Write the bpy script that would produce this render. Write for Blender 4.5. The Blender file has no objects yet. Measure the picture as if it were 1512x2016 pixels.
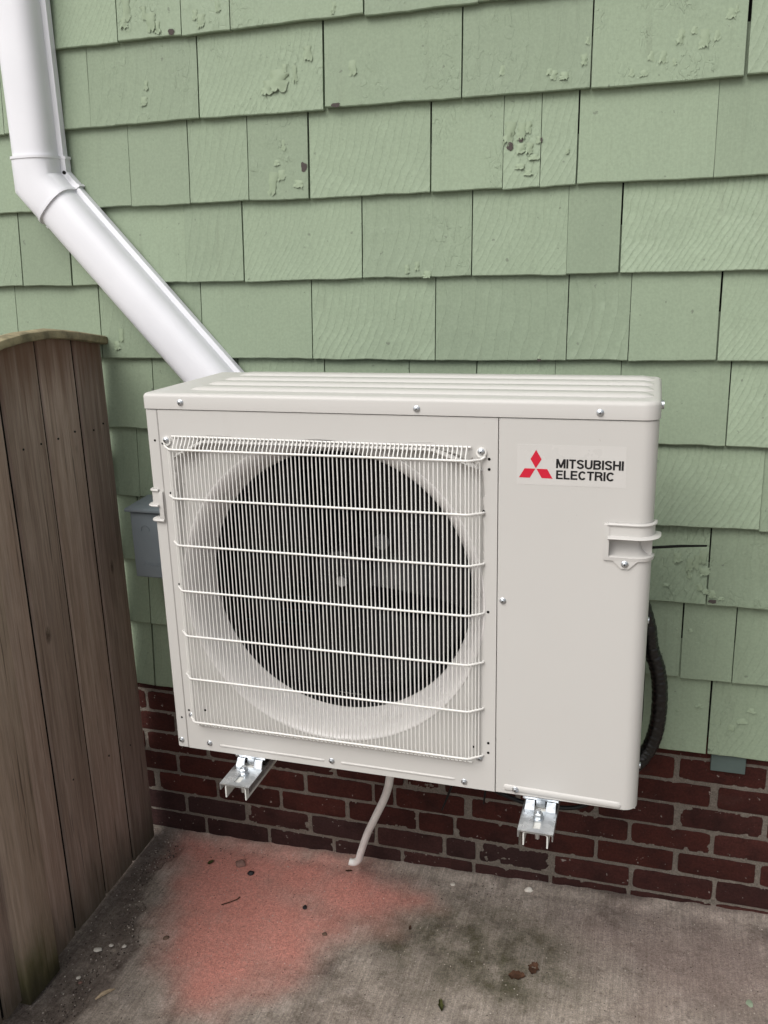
import bpy, bmesh, math, random
import numpy as np
from mathutils import Vector, Matrix, noise as mnoise

random.seed(7)
rnd = random.Random(11)
PI = math.pi
scene = bpy.context.scene
col = scene.collection

# ------------------------------------------------------------------ camera
cam_d = bpy.data.cameras.new('camera')
cam = bpy.data.objects.new('camera', cam_d)
col.objects.link(cam)
R_ROWS = ((0.95736606, 0.28773738, -0.02564048),     # right
          (0.05437177, -0.26665438, -0.96225732),    # down
          (-0.28371455, 0.91983838, -0.27093064))    # forward
m3 = Matrix((R_ROWS[0], [-a for a in R_ROWS[1]], [-a for a in R_ROWS[2]])).transposed()
cam.matrix_world = Matrix.Translation((0.93396, -2.11522, 0.98586)) @ m3.to_4x4()
cam_d.sensor_fit = 'VERTICAL'
cam_d.sensor_height = 36.0
cam_d.lens = 36.0 * 1740.49 / 2016.0
cam_d.clip_start = 0.02
cam_d.clip_end = 500
scene.camera = cam

# ------------------------------------------------------------------ sky and sun
SUN_EL, SUN_AZ = math.radians(48), math.radians(205)   # azimuth clockwise from +Y
world = bpy.data.worlds.new('World')
scene.world = world
world.use_nodes = True
wn = world.node_tree
bg = wn.nodes['Background']
sky = wn.nodes.new('ShaderNodeTexSky')
sky.sky_type = 'NISHITA'
sky.sun_disc = False
sky.sun_elevation = SUN_EL
sky.sun_rotation = SUN_AZ
sky.air_density = 1.0
sky.dust_density = 4.0
hs = wn.nodes.new('ShaderNodeHueSaturation')
hs.inputs['Saturation'].default_value = 0.26
wn.links.new(sky.outputs[0], hs.inputs['Color'])
wn.links.new(hs.outputs[0], bg.inputs['Color'])
bg.inputs['Strength'].default_value = 0.11

sun_d = bpy.data.lights.new('sun', 'SUN')
sun_d.energy = 1.4
sun_d.angle = math.radians(42)
sun_d.color = (1.0, 0.965, 0.92)
sun = bpy.data.objects.new('sun', sun_d)
col.objects.link(sun)
sd = Vector((math.sin(SUN_AZ) * math.cos(SUN_EL), math.cos(SUN_AZ) * math.cos(SUN_EL), math.sin(SUN_EL)))
sun.rotation_euler = sd.to_track_quat('Z', 'Y').to_euler()

scene.view_settings.view_transform = 'Standard'
scene.view_settings.look = 'None'
scene.view_settings.gamma = 1.0
scene.view_settings.exposure = 0.45
scene.view_settings.use_curve_mapping = False

# ------------------------------------------------------------------ helpers
W = {}          # world location of every object


def tag(o, label=None, cat=None, group=None, kind=None):
    if label: o['label'] = label
    if cat: o['category'] = cat
    if group: o['group'] = group
    if kind: o['kind'] = kind
    return o


def thing(name, loc, label, cat, group=None):
    o = bpy.data.objects.new(name, None)
    o.empty_display_size = 0.05
    col.objects.link(o)
    o.location = loc
    W[o] = Vector(loc)
    return tag(o, label, cat, group)


def put(name, me, mat, parent=None, loc=(0, 0, 0), color=None):
    """link a mesh (its vertices already relative to loc, a world point)"""
    o = bpy.data.objects.new(name, me)
    col.objects.link(o)
    loc = Vector(loc)
    W[o] = loc
    if mat is not None and len(me.materials) == 0:
        me.materials.append(mat)
    if parent is not None:
        o.parent = parent
        o.location = loc - W[parent]
    else:
        o.location = loc
    if color: o.color = color
    return o


def mesh(name, v, f, smooth=False, angle=35):
    me = bpy.data.meshes.new(name)
    me.from_pydata([tuple(a) for a in v], [], [tuple(a) for a in f])
    me.validate()
    if smooth:
        me.polygons.foreach_set('use_smooth', [True] * len(me.polygons))
        me.set_sharp_from_angle(angle=math.radians(angle))
    me.update()
    return me


def obj(name, v, f, mat, parent=None, smooth=False, angle=35, color=None, loc=None):
    """mesh object from world-space vertices; origin at the centre of its box"""
    v = np.asarray(v, float)
    if loc is None:
        loc = (v.min(0) + v.max(0)) / 2
    return put(name, mesh(name, v - np.asarray(loc), f, smooth, angle), mat, parent, loc, color)


class MB:
    """collects shapes of one part"""
    def __init__(s): s.v, s.f = [], []

    def add(s, v, f):
        k = len(s.v)
        s.v += [tuple(a) for a in v]
        s.f += [tuple(i + k for i in a) for a in f]
        return s

    def box(s, x0, x1, y0, y1, z0, z1, bev=0.0):
        if bev <= 0:
            v = [(x, y, z) for z in (z0, z1) for y in (y0, y1) for x in (x0, x1)]
            f = [(0, 2, 3, 1), (4, 5, 7, 6), (0, 1, 5, 4), (2, 6, 7, 3), (0, 4, 6, 2), (1, 3, 7, 5)]
            return s.add(v, f)
        bm = bmesh.new()
        bmesh.ops.create_cube(bm, size=1)
        for q in bm.verts:
            q.co = Vector(((x0 + x1) / 2 + q.co.x * (x1 - x0), (y0 + y1) / 2 + q.co.y * (y1 - y0), (z0 + z1) / 2 + q.co.z * (z1 - z0)))
        bmesh.ops.bevel(bm, geom=list(bm.edges), offset=bev, segments=2, profile=.5, affect='EDGES')
        return s.bm(bm)

    def bm(s, bm):
        bm.verts.index_update()
        s.add([q.co[:] for q in bm.verts], [[q.index for q in a.verts] for a in bm.faces])
        bm.free()
        return s

    def build(s, name, mat, parent=None, smooth=False, angle=35, color=None):
        return obj(name, s.v, s.f, mat, parent, smooth, angle, color)


def tube(path, r, n=6, caps=True, rfun=None):
    P = [Vector(q) for q in path]
    v, f = [], []
    up = None
    for i, q in enumerate(P):
        a = P[min(i + 1, len(P) - 1)] - P[max(i - 1, 0)]
        a.normalize()
        if up is None:
            up = Vector((0, 0, 1)) if abs(a.z) < .8 else Vector((1, 0, 0))
        up = up - a * up.dot(a)
        up.normalize()
        s = a.cross(up)
        rr = r if rfun is None else rfun(i, r)
        for k in range(n):
            t = 2 * PI * k / n
            v.append(q + (up * math.cos(t) + s * math.sin(t)) * rr)
    for i in range(len(P) - 1):
        for k in range(n):
            k2 = (k + 1) % n
            f.append((i * n + k, i * n + k2, (i + 1) * n + k2, (i + 1) * n + k))
    if caps:
        f.append(tuple(reversed(range(n))))
        f.append(tuple((len(P) - 1) * n + k for k in range(n)))
    return [tuple(a) for a in v], f


def smooth_path(pts, n=6):
    """Catmull-Rom through pts"""
    P = [Vector(q) for q in pts]
    P = [P[0] * 2 - P[1]] + P + [P[-1] * 2 - P[-2]]
    out = []
    for i in range(1, len(P) - 2):
        for k in range(n):
            t = k / n
            a, b, c, d = P[i - 1], P[i], P[i + 1], P[i + 2]
            out.append(.5 * ((2 * b) + (c - a) * t + (2 * a - 5 * b + 4 * c - d) * t * t + (3 * b - a - 3 * c + d) * t ** 3))
    out.append(P[-2])
    return out


def sm(e0, e1, x):
    t = np.clip((np.asarray(x, float) - e0) / (e1 - e0), 0, 1)
    return t * t * (3 - 2 * t)


def ns(x, y, z=0.0, s=1.0):
    return mnoise.noise(Vector((x * s, y * s, z * s)))


# ------------------------------------------------------------------ materials
class Mat:
    def __init__(s, name, rough=0.5, metal=0.0, spec=0.5):
        s.m = bpy.data.materials.new(name)
        s.m.use_nodes = True
        s.t = s.m.node_tree
        s.b = s.t.nodes['Principled BSDF']
        s.b.inputs['Roughness'].default_value = rough
        s.b.inputs['Metallic'].default_value = metal
        s.b.inputs['Specular IOR Level'].default_value = spec

    def n(s, typ, props=None, **inp):
        q = s.t.nodes.new('ShaderNode' + typ)
        for k, v in (props or {}).items(): setattr(q, k, v)
        for k, v in inp.items():
            s.set(q, k.replace('_', ' '), v)
        return q

    def set(s, q, key, v):
        i = q.inputs[int(key)] if key.isdigit() else q.inputs[key]
        if isinstance(v, bpy.types.NodeSocket): s.t.links.new(v, i)
        else: i.default_value = v

    def obj(s): return s.n('TexCoord').outputs['Object']

    def info(s): return s.n('ObjectInfo')

    def scale(s, vec, xyz):
        q = s.n('VectorMath', {'operation': 'MULTIPLY'})
        s.set(q, '0', vec); q.inputs[1].default_value = xyz
        return q.outputs[0]

    def shift(s, vec, val, k=17.0):
        """vec + per-object random offset"""
        a = s.n('Vector' + 'Math', {'operation': 'SCALE'})
        a.inputs[0].default_value = (k, k * 1.7, k * .6)
        s.t.links.new(val, a.inputs['Scale'])
        b = s.n('VectorMath', {'operation': 'ADD'})
        s.t.links.new(vec, b.inputs[0]); s.t.links.new(a.outputs[0], b.inputs[1])
        return b.outputs[0]

    def noise(s, vec, scale, detail=4.0, rough=.55, dist=0.0):
        q = s.n('TexNoise', Vector=vec, Scale=scale, Detail=detail, Roughness=rough, Distortion=dist)
        return q.outputs['Fac']

    def math(s, op, a, b=None, clamp=False):
        q = s.n('Math', {'operation': op, 'use_clamp': clamp})
        s.set(q, '0', a)
        if b is not None: s.set(q, '1', b)
        return q.outputs[0]

    def ramp(s, fac, a, b, lo=0.0, hi=1.0):
        q = s.n('MapRange', {'interpolation_type': 'SMOOTHSTEP'})
        s.set(q, 'Value', fac)
        q.inputs['From Min'].default_value = a; q.inputs['From Max'].default_value = b
        q.inputs['To Min'].default_value = lo; q.inputs['To Max'].default_value = hi
        return q.outputs[0]

    def mix(s, fac, a, b, mode='MIX'):
        q = s.n('Mix', {'data_type': 'RGBA', 'blend_type': mode})
        s.set(q, '0', fac)
        for i, v in ((6, a), (7, b)):
            if isinstance(v, bpy.types.NodeSocket): s.t.links.new(v, q.inputs[i])
            else: q.inputs[i].default_value = (*v, 1) if len(v) == 3 else v
        return q.outputs[2]

    def gain(s, c, f):
        """colour times a value"""
        q = s.n('VectorMath', {'operation': 'SCALE'})
        if isinstance(c, bpy.types.NodeSocket): s.t.links.new(c, q.inputs[0])
        else: q.inputs[0].default_value = c
        s.set(q, 'Scale', f)
        return q.outputs[0]

    def color(s, c):
        if isinstance(c, bpy.types.NodeSocket): s.t.links.new(c, s.b.inputs['Base Color'])
        else: s.b.inputs['Base Color'].default_value = (*c, 1)
        return s

    def rough(s, v):
        s.set(s.b, 'Roughness', v); return s

    def bump(s, h, dist, strength=1.0, prev=None):
        q = s.n('Bump', Height=h, Distance=dist, Strength=strength)
        if prev is not None: s.t.links.new(prev, q.inputs['Normal'])
        s.t.links.new(q.outputs[0], s.b.inputs['Normal'])
        return q.outputs[0]


def shingle_material():
    m = Mat('green_shingle_paint', rough=.62, spec=.3)
    info = m.info(); rv = info.outputs['Random']
    sep = m.n('SeparateColor', Color=info.outputs['Color'])
    comb, wea = sep.outputs[0], sep.outputs[1]
    vec = m.shift(m.obj(), rv)
    # colour
    big = m.noise(vec, 5.0, 3)
    c = m.mix(big, (.220, .279, .193), (.264, .326, .232))
    v = m.ramp(rv, 0, 1, .91, 1.06)
    c = m.gain(c, v)
    streak = m.noise(m.scale(vec, (55, 20, 3.0)), 1.0, 5, .65)
    c = m.mix(m.ramp(streak, .55, .8, 0, .35), c, (.17, .20, .14))
    fine = m.noise(vec, 170.0, 3, .6)
    c = m.gain(c, m.ramp(fine, .25, .75, .93, 1.06))
    spk = m.noise(vec, 60.0, 2, .5)
    c = m.mix(m.ramp(spk, .72, .77, 0, .6), c, (.10, .11, .085))
    m.color(c)
    m.rough(m.ramp(big, .3, .7, .52, .72))
    # relief: vertical grain
    grain = m.noise(m.scale(vec, (150, 60, 7)), 1.0, 4, .6)
    n = m.bump(grain, .0011, .55)
    # saw marks: slanted arcs, only where comb
    sx = m.n('SeparateXYZ', Vector=m.obj())
    X, Z = sx.outputs['X'], sx.outputs['Z']
    slant = m.math('SUBTRACT', m.math('MULTIPLY', m.math('MULTIPLY', Z, Z), 1.25), m.math('MULTIPLY', Z, m.ramp(rv, 0, 1, .38, .72)))
    warp = m.math('MULTIPLY', m.noise(vec, 7.0, 3, .55), .045)
    u = m.math('ADD', m.math('ADD', X, slant), warp)
    cv = m.n('CombineXYZ', X=u, Y=m.math('MULTIPLY', rv, 7.0))
    ring = m.n('TexWave', {'wave_type': 'BANDS', 'bands_direction': 'X', 'wave_profile': 'SAW'}, Vector=cv.outputs[0], Scale=m.ramp(rv, 0, 1, 9.0, 22.0), Distortion=.6, Detail=2.0, Detail_Scale=1.0)
    amp = m.math('MULTIPLY', comb, m.ramp(m.noise(vec, 8.0, 2), .3, .6, .35, 1.0))
    n = m.bump(m.math('MULTIPLY', m.math('POWER', ring.outputs['Fac'], 2.0), amp), .0055, .9, n)
    # flaking paint: raised islands with sharp rims
    isl = m.noise(m.scale(vec, (48, 48, 30)), 1.0, 2, .5, .6)
    rim = m.ramp(isl, .56, .575)
    msk = m.ramp(m.noise(vec, 9.0, 2), .47, .60)
    n = m.bump(m.math('MULTIPLY', m.math('MULTIPLY', rim, msk), wea), .0020, .9, n)
    crk = m.n('TexVoronoi', {'feature': 'DISTANCE_TO_EDGE'}, Vector=m.scale(vec, (60, 60, 26)), Scale=1.0)
    ck = m.ramp(crk.outputs['Distance'], .0, .05)
    n = m.bump(m.math('MULTIPLY', m.math('MULTIPLY', ck, msk), wea), .0012, .55, n)
    pores = m.noise(vec, 420.0, 2)
    m.bump(pores, .0005, .3, n)
    return m.m


def brick_material():
    m = Mat('dark_red_brick', rough=.86, spec=.2)
    info = m.info(); rv = info.outputs['Random']
    sep = m.n('SeparateColor', Color=info.outputs['Color'])
    vec = m.shift(m.obj(), rv)
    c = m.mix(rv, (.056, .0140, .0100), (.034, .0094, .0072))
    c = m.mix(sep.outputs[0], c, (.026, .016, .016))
    big = m.noise(vec, 14.0, 4)
    c = m.mix(m.ramp(big, .4, .75, 0, .6), c, (.012, .005, .0045))
    f = m.noise(vec, 160.0, 4, .7)
    c = m.gain(c, m.ramp(f, .25, .8, .72, 1.35))
    chip = m.noise(vec, 85.0, 2, .5)
    c = m.mix(m.ramp(chip, .70, .76, 0, .7), c, (.30, .26, .23))
    wash = m.noise(m.scale(vec, (6, 6, 14)), 1.0, 5, .65)
    c = m.mix(m.ramp(wash, .56, .8, 0, .22), c, (.075, .05, .043))
    m.color(c)
    n = m.bump(f, .0022, .6)
    m.bump(big, .004, .5, n)
    return m.m


def mortar_material():
    m = Mat('grey_mortar', rough=.92, spec=.15)
    vec = m.obj()
    a = m.noise(vec, 7.0, 5, .6)
    c = m.mix(a, (.118, .100, .083), (.180, .157, .133))
    f = m.noise(vec, 240.0, 3, .7)
    c = m.gain(c, m.ramp(f, .25, .75, .72, 1.25))
    w = m.noise(vec, 22.0, 4, .6)
    c = m.mix(m.ramp(w, .58, .75, 0, .5), c, (.26, .235, .21))
    m.color(c)
    n = m.bump(f, .003, .6)
    m.bump(m.noise(vec, 60.0, 3), .004, .5, n)
    return m.m


def concrete_material():
    m = Mat('stained_concrete', rough=.9, spec=.2)
    vec = m.obj()
    at = lambda k: m.n('Attribute', {'attribute_name': k}).outputs['Fac']
    a = m.noise(vec, 3.0, 6, .62)
    c = m.mix(a, (.205, .172, .143), (.385, .334, .288))
    b = m.noise(vec, 17.0, 5, .65)
    c = m.mix(m.ramp(b, .45, .68, 0, .7), c, (.37, .32, .28))
    c = m.mix(m.ramp(m.noise(vec, 8.0, 6, .7), .50, .66, 0, .6), c, (.105, .084, .068))
    c = m.mix(m.ramp(m.noise(vec, 31.0, 5, .7), .56, .68, 0, .5), c, (.115, .09, .075))
    br = m.noise(m.scale(vec, (210, 9, 1)), 1.0, 3, .6)                       # broom strokes towards the viewer
    c = m.gain(c, m.ramp(br, .3, .75, .84, 1.14))
    blot = m.noise(vec, 5.0, 7, .72)
    c = m.gain(c, m.ramp(blot, .36, .64, .83, 1.20))
    c = m.mix(m.math('MULTIPLY', at('algae'), m.ramp(m.noise(vec, 14.0, 6, .7), .3, .62, .95, .30)), c, (.062, .058, .032))
    c = m.mix(m.math('MULTIPLY', at('pinkish'), .5), c, (.235, .165, .150))
    dirt = m.noise(vec, 70.0, 4, .7)
    c = m.mix(m.math('MULTIPLY', at('soil'), m.ramp(dirt, .25, .6, .40, .88)), c, (.098, .074, .064))
    red = m.mix(m.noise(vec, 11.0, 4), (.52, .205, .165), (.64, .290, .240))
    c = m.mix(m.math('MULTIPLY', at('spray'), m.math('MULTIPLY', m.ramp(m.noise(vec, 130.0, 3, .7), .2, .62, .78, 1.0), m.ramp(m.noise(vec, 7.0, 6, .7), .28, .50, .72, 1.0))), c, red)
    f = m.noise(vec, 330.0, 3, .75)
    f2 = m.noise(vec, 120.0, 4, .8)
    c = m.gain(c, m.ramp(f2, .25, .75, .74, 1.26))
    c = m.gain(c, m.ramp(f, .25, .75, .74, 1.22))
    vo = m.n('TexVoronoi', Vector=vec, Scale=95.0)
    sp = m.ramp(vo.outputs['Distance'], .10, .22, 1, 0)
    pick = m.n('SeparateColor', Color=vo.outputs['Color'])
    c = m.mix(m.math('MULTIPLY', sp, m.ramp(pick.outputs[0], .86, .9)), c, (.46, .41, .36))
    c = m.mix(m.math('MULTIPLY', sp, m.ramp(pick.outputs[1], .88, .92)), c, (.05, .035, .03))
    m.color(c)
    n = m.bump(f, .0036, .8)
    n = m.bump(br, .0016, .6, n)
    m.bump(b, .006, .5, n)
    return m.m


def wood_material(name, c1, c2, c3, green=False):
    m = Mat(name, rough=.85, spec=.2)
    info = m.info(); rv = info.outputs['Random']
    o = m.obj()
    vec = m.shift(o, rv, 9.0)
    g = m.noise(m.scale(vec, (60, 60, 2.2)), 1.0, 5, .65, .4)
    c = m.mix(m.ramp(g, .3, .7), c1, c2)
    g2 = m.noise(m.scale(vec, (16, 16, .8)), 1.0, 4, .6)
    c = m.mix(m.ramp(g2, .5, .75, 0, .6), c, c3)
    tint = m.n('SeparateColor', Color=info.outputs['Color']).outputs[0]
    c = m.gain(c, tint)
    kn = m.n('TexVoronoi', Vector=m.scale(vec, (7.0, 7.0, 3.4)), Scale=1.0)
    kk = m.math('MULTIPLY', m.ramp(kn.outputs['Distance'], .03, .10, 1, 0), m.ramp(m.noise(vec, 90.0, 3, .7), .3, .6, .4, 1.0))
    c = m.mix(m.math('MULTIPLY', kk, .75), c, (.045, .030, .022))
    fine = m.noise(m.scale(vec, (260, 260, 12)), 1.0, 3, .6)
    c = m.gain(c, m.ramp(fine, .3, .7, .86, 1.1))
    crk = m.noise(m.scale(vec, (190, 190, 3.0)), 1.0, 2, .5, .3)
    cr = m.ramp(crk, .66, .72)
    c = m.mix(m.math('MULTIPLY', cr, .65), c, (.05, .036, .028))
    pale = m.noise(m.scale(vec, (90, 90, 4.5)), 1.0, 3, .6)
    c = m.mix(m.ramp(pale, .60, .78, 0, .28), c, (.42, .36, .32))
    z = m.n('SeparateXYZ', Vector=m.n('NewGeometry').outputs['Position']).outputs['Z']
    # rain-washed rust colour below the cap, green film near the ground
    zz = m.math('ADD', z, m.math('MULTIPLY', m.noise(m.scale(vec, (28, 28, 1.5)), 1.0, 3), .30))
    c = m.mix(m.ramp(zz, .80, .98, 0, .75), c, (.115, .052, .028))
    if green:
        gz = m.math('ADD', z, m.math('MULTIPLY', m.noise(m.scale(vec, (14, 14, 5)), 1.0, 4), .26))
        c = m.mix(m.ramp(gz, -.56, -.34, .8, 0), c, (.060, .066, .014))
        c = m.mix(m.ramp(gz, -.63, -.50, .75, 0), c, (.030, .026, .016))
    else:
        gz = m.math('ADD', z, m.math('MULTIPLY', m.noise(m.scale(vec, (14, 14, 5)), 1.0, 4), .26))
        c = m.mix(m.ramp(gz, -.62, -.38, .7, 0), c, (.045, .040, .022))
    m.color(c)
    n = m.bump(g, .0022, .6)
    n = m.bump(fine, .0010, .5, n)
    n = m.bump(m.math('SUBTRACT', 1.0, cr), .003, .7, n)
    m.bump(kk, .004, .5, n)
    return m.m


def plain(name, c, rough=.5, metal=0.0, spec=.5, var=.05, scale=14.0, bump=0.0, bscale=200.0):
    m = Mat(name, rough, metal, spec)
    vec = m.obj()
    q = m.noise(vec, scale, 4, .6)
    m.color(m.gain(c, m.ramp(q, .3, .7, 1 - var, 1 + var)))
    m.rough(m.ramp(q, .3, .7, max(.02, rough - .06), min(1, rough + .06)))
    if bump > 0:
        m.bump(m.noise(vec, bscale, 3, .6), bump, .6)
    return m.m


def cabinet_material():
    m = Mat('beige_powder_coat', rough=.42, spec=.45)
    vec = m.obj()
    q = m.noise(vec, 3.0, 3)
    c = m.mix(q, (.500, .488, .466), (.525, .512, .490))
    d = m.noise(m.scale(vec, (30, 30, 4)), 1.0, 5, .65)
    c = m.mix(m.ramp(d, .62, .85, 0, .22), c, (.40, .365, .33))
    sp = m.noise(vec, 120.0, 2, .5)
    c = m.mix(m.ramp(sp, .76, .80, 0, .5), c, (.30, .26, .23))
    m.color(c)
    m.rough(m.ramp(q, .3, .7, .38, .48))
    n = m.bump(m.noise(vec, 900.0, 2, .5), .00025, .35)
    m.bump(m.noise(vec, 5.0, 2), .004, .12, n)
    return m.m


def wrap_material():
    m = Mat('black_wrap_tape', rough=.30, spec=.5)
    vec = m.obj()
    q = m.noise(m.scale(vec, (60, 60, 110)), 1.0, 2, .5, .5)
    m.color((.0022, .0022, .0025))
    m.bump(q, .0035, .8)
    return m.m


def zinc_material():
    m = Mat('galvanised_steel', rough=.3, metal=1.0)
    vec = m.obj()
    v = m.n('TexVoronoi', Vector=vec, Scale=90.0)
    s = m.n('SeparateColor', Color=v.outputs['Color'])
    m.color(m.mix(s.outputs[0], (.50, .53, .56), (.70, .73, .76)))
    m.rough(m.ramp(m.noise(vec, 60.0, 3), .3, .7, .24, .42))
    return m.m


M_SHINGLE = shingle_material()
M_BRICK = brick_material()
M_MORTAR = mortar_material()
M_CONCRETE = concrete_material()
M_BOARD = wood_material('weathered_fence_wood', (.300, .220, .176), (.430, .338, .284), (.225, .165, .134))
M_POST = wood_material('weathered_post_wood', (.30, .228, .172), (.40, .315, .25), (.23, .18, .145), green=True)
M_CAP = plain('mossy_cap_wood', (.25, .215, .135), .88, 0, .2, .4, 24.0, .003, 70.0)
M_CAB = cabinet_material()
M_VINYL = plain('white_vinyl', (.72, .725, .76), .36, 0, .45, .02, 6.0, .0002, 40.0)
M_BELL = plain('white_moulded_plastic', (.63, .61, .595), .27, 0, .5, .02)
M_WIRE = plain('cream_coated_wire', (.70, .69, .66), .35, 0, .5, .03)
M_DARK = plain('dark_interior', (.003, .003, .004), .8, 0, .1, .2)
M_FAN = plain('dark_grey_plastic', (.0032, .0032, .0042), .45, 0, .2, .1)
M_COIL = plain('blue_coil_fins', (.003, .005, .013), .6, .0, .3, .3, 30.0)
M_ZINC = zinc_material()
M_STEELW = plain('white_painted_arm', (.60, .60, .57), .45, 0, .4, .06, 40.0)
M_BLACK = plain('black_plastic', (.004, .004, .004), .5, 0, .3, .2)
M_WRAP = wrap_material()
M_GREYBOX = plain('blue_grey_enclosure_paint', (.185, .216, .236), .48, 0, .4, .06, 8.0)
M_RED = plain('red_print', (.52, .012, .035), .5, 0, .3, .01)
M_INK = plain('black_print', (.008, .008, .009), .5, 0, .3, .01)
M_LABEL = plain('clear_label_film', (.540, .527, .506), .30, 0, .5, .01)
M_HOSE = plain('pale_drain_hose', (.72, .71, .69), .5, 0, .4, .05, 20.0)
M_FLAKE = plain('green_paint_flake', (.246, .306, .208), .6, 0, .3, .04, 30.0)
M_BARE = plain('bare_old_wood', (.080, .068, .064), .9, 0, .1, .4, 90.0)
M_BLOCK = plain('blue_green_painted_block', (.082, .112, .104), .6, 0, .3, .08)
M_FELT_SHADE = plain('black_felt_and_seam_shade', (.012, .012, .011), .95, 0, .05, .3)  # building felt on the house; also the painted shade in the fence gaps
M_FLANGE = plain('screw_shadow_hole', (.004, .004, .004), .9, 0, .0, .1)

# ------------------------------------------------------------------ ground
GS, GZ = 0.03334, -0.7166


def gz(x, y):
    x = np.clip(x, -3, 3)
    return GZ + GS * x


SOIL_EDGE = [(-.47, -.01), (-.40, -.02), (-.375, -.10), (-.40, -.18), (-.375, -.27), (-.345, -.33), (-.335, -.40),
             (-.300, -.425), (-.275, -.455), (-.305, -.50), (-.295, -.545), (-.315, -.57), (-.320, -.63), (-.295, -.68),
             (-.300, -.72), (-.33, -.78), (-.36, -.86), (-.47, -.95)]


def soil_x(y):
    ys = [-a[1] for a in SOIL_EDGE]; xs = [a[0] for a in SOIL_EDGE]
    return np.interp(-y, ys, xs)


def poly_sd(px, py, poly):
    """signed distance (inside positive) to polygon for arrays"""
    P = np.array(poly)
    d = np.full(px.shape, 1e9); ins = np.zeros(px.shape, bool)
    for i in range(len(P)):
        a, b = P[i], P[(i + 1) % len(P)]
        e = b - a
        wx, wy = px - a[0], py - a[1]
        t = np.clip((wx * e[0] + wy * e[1]) / (e @ e), 0, 1)
        d = np.minimum(d, np.hypot(wx - t * e[0], wy - t * e[1]))
        c1 = (a[1] > py) != (b[1] > py)
        with np.errstate(divide='ignore', invalid='ignore'):
            xc = (b[0] - a[0]) * (py - a[1]) / (b[1] - a[1]) + a[0]
        ins ^= c1 & (px < xc)
    return np.where(ins, d, -d)


def build_ground():
    xs = np.concatenate([[-60, -25, -10, -5, -2.5, -1.4], np.arange(-.9, -.50, .0085), np.arange(-.50, -.20, .0042), np.arange(-.20, 1.75, .0085), [2.2, 3, 5, 10, 25, 60]])
    ys = np.concatenate([[-60, -25, -10, -5, -3, -2.2, -1.6], np.arange(-1.15, .022, .0060), [.06, 3, 10, 25, 60]])
    X, Y = np.meshgrid(xs, ys)
    nx, ny = len(xs), len(ys)
    x, y = X.ravel(), Y.ravel()
    near = (x > -1.0) & (x < 1.8) & (y > -1.2) & (y < .03)
    n1 = np.array([ns(a, b, 0, 3.0) if k else 0 for a, b, k in zip(x, y, near)])
    n2 = np.array([ns(a, b, 4, 22.0) if k else 0 for a, b, k in zip(x, y, near)])
    n3 = np.array([ns(a, b, 9, 75.0) if k else 0 for a, b, k in zip(x, y, near)])
    n4 = np.array([ns(a, b, 2, 9.0) if k else 0 for a, b, k in zip(x, y, near)])
    z = gz(x, y) + .0025 * n1 + .0012 * n2 + .0007 * n3
    # eroded strip along the fence, with a broken edge of the slab
    ed = soil_x(y) + .018 * n2 + .010 * n3 + .012 * n4
    strip = sm(-.006, .006, ed - x) * ((x > -1.2) & (y < .02))
    z -= strip * (.009 + .004 * n2)
    # smear of mortar along the foot of the brick wall
    foot = sm(-.050, -.006, y + .016 * n4 + .008 * n2) * (np.abs(x) < 2.5)
    z += foot * (.010 + .004 * n2) * near
    soil = np.clip(sm(-.004, .005, ed - x) * (.80 + .5 * n4), 0, 1) * (x > -1.2)
    d1 = poly_sd(x, y, [(-.62, -1.0), (-.33, -.93), (-.27, -.60), (-.28, -.46), (-.345, -.40), (-.40, -.2), (-.43, -.03), (-.6, 0)])
    soil = np.clip(np.maximum(soil * .78, .95 * sm(-.014, .014, d1 + .02 * n2)) * (.8 + .35 * n2), 0, 1)
    corner = sm(-.06, .05, poly_sd(x, y, [(-.6, .05), (-.36, .05), (-.40, -.06), (-.45, -.14), (-.6, -.2)]) + .02 * n4)
    soil = np.maximum(soil, corner * .8)
    spray = sm(-.105, .085, poly_sd(x, y, [(-.36, -.045), (-.30, -.20), (-.235, -.36), (-.16, -.50), (-.05, -.60), (.06, -.555), (.14, -.47), (.185, -.33),
                                          (.31, -.215), (.39, -.135), (.25, -.06), (.05, -.035), (-.2, -.022)]) + .045 * n4 + .012 * n2)
    holes = sm(.25, .8, np.array([ns(a, b, 17, 6.0) if k else 0 for a, b, k in zip(x, y, near)]) + .1)
    band = sm(.07, .0, np.abs(y + .20 + .30 * (x - .05) + .03 * n4)) * sm(-.12, .05, x)
    spray = np.clip(spray * (1 - .20 * holes) * (1 - .28 * band), 0, 1)
    alg = sm(-.13, .09, poly_sd(x, y, [(.36, -.13), (.62, -.12), (.80, -.22), (.80, -.36), (.70, -.45), (.5, -.40), (.35, -.30)]) + .06 * n4 + .03 * n1)
    pink = sm(-.15, .12, poly_sd(x, y, [(.80, -.10), (1.3, -.05), (1.4, -.3), (1.0, -.36)]) + .06 * n4)
    f = []
    for j in range(ny - 1):
        for i in range(nx - 1):
            a = j * nx + i
            f.append((a, a + 1, a + nx + 1, a + nx))
    me = bpy.data.meshes.new('ground')
    me.from_pydata(np.stack([x, y, z], 1).tolist(), [], f)
    me.polygons.foreach_set('use_smooth', [True] * len(me.polygons))
    for k, arr in (('soil', soil), ('spray', spray), ('algae', alg), ('pinkish', pink)):
        at = me.attributes.new(k, 'FLOAT', 'POINT')
        at.data.foreach_set('value', arr.astype(np.float32))
    me.update()
    return tag(put('ground', me, M_CONCRETE), kind='structure')


build_ground()

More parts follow.
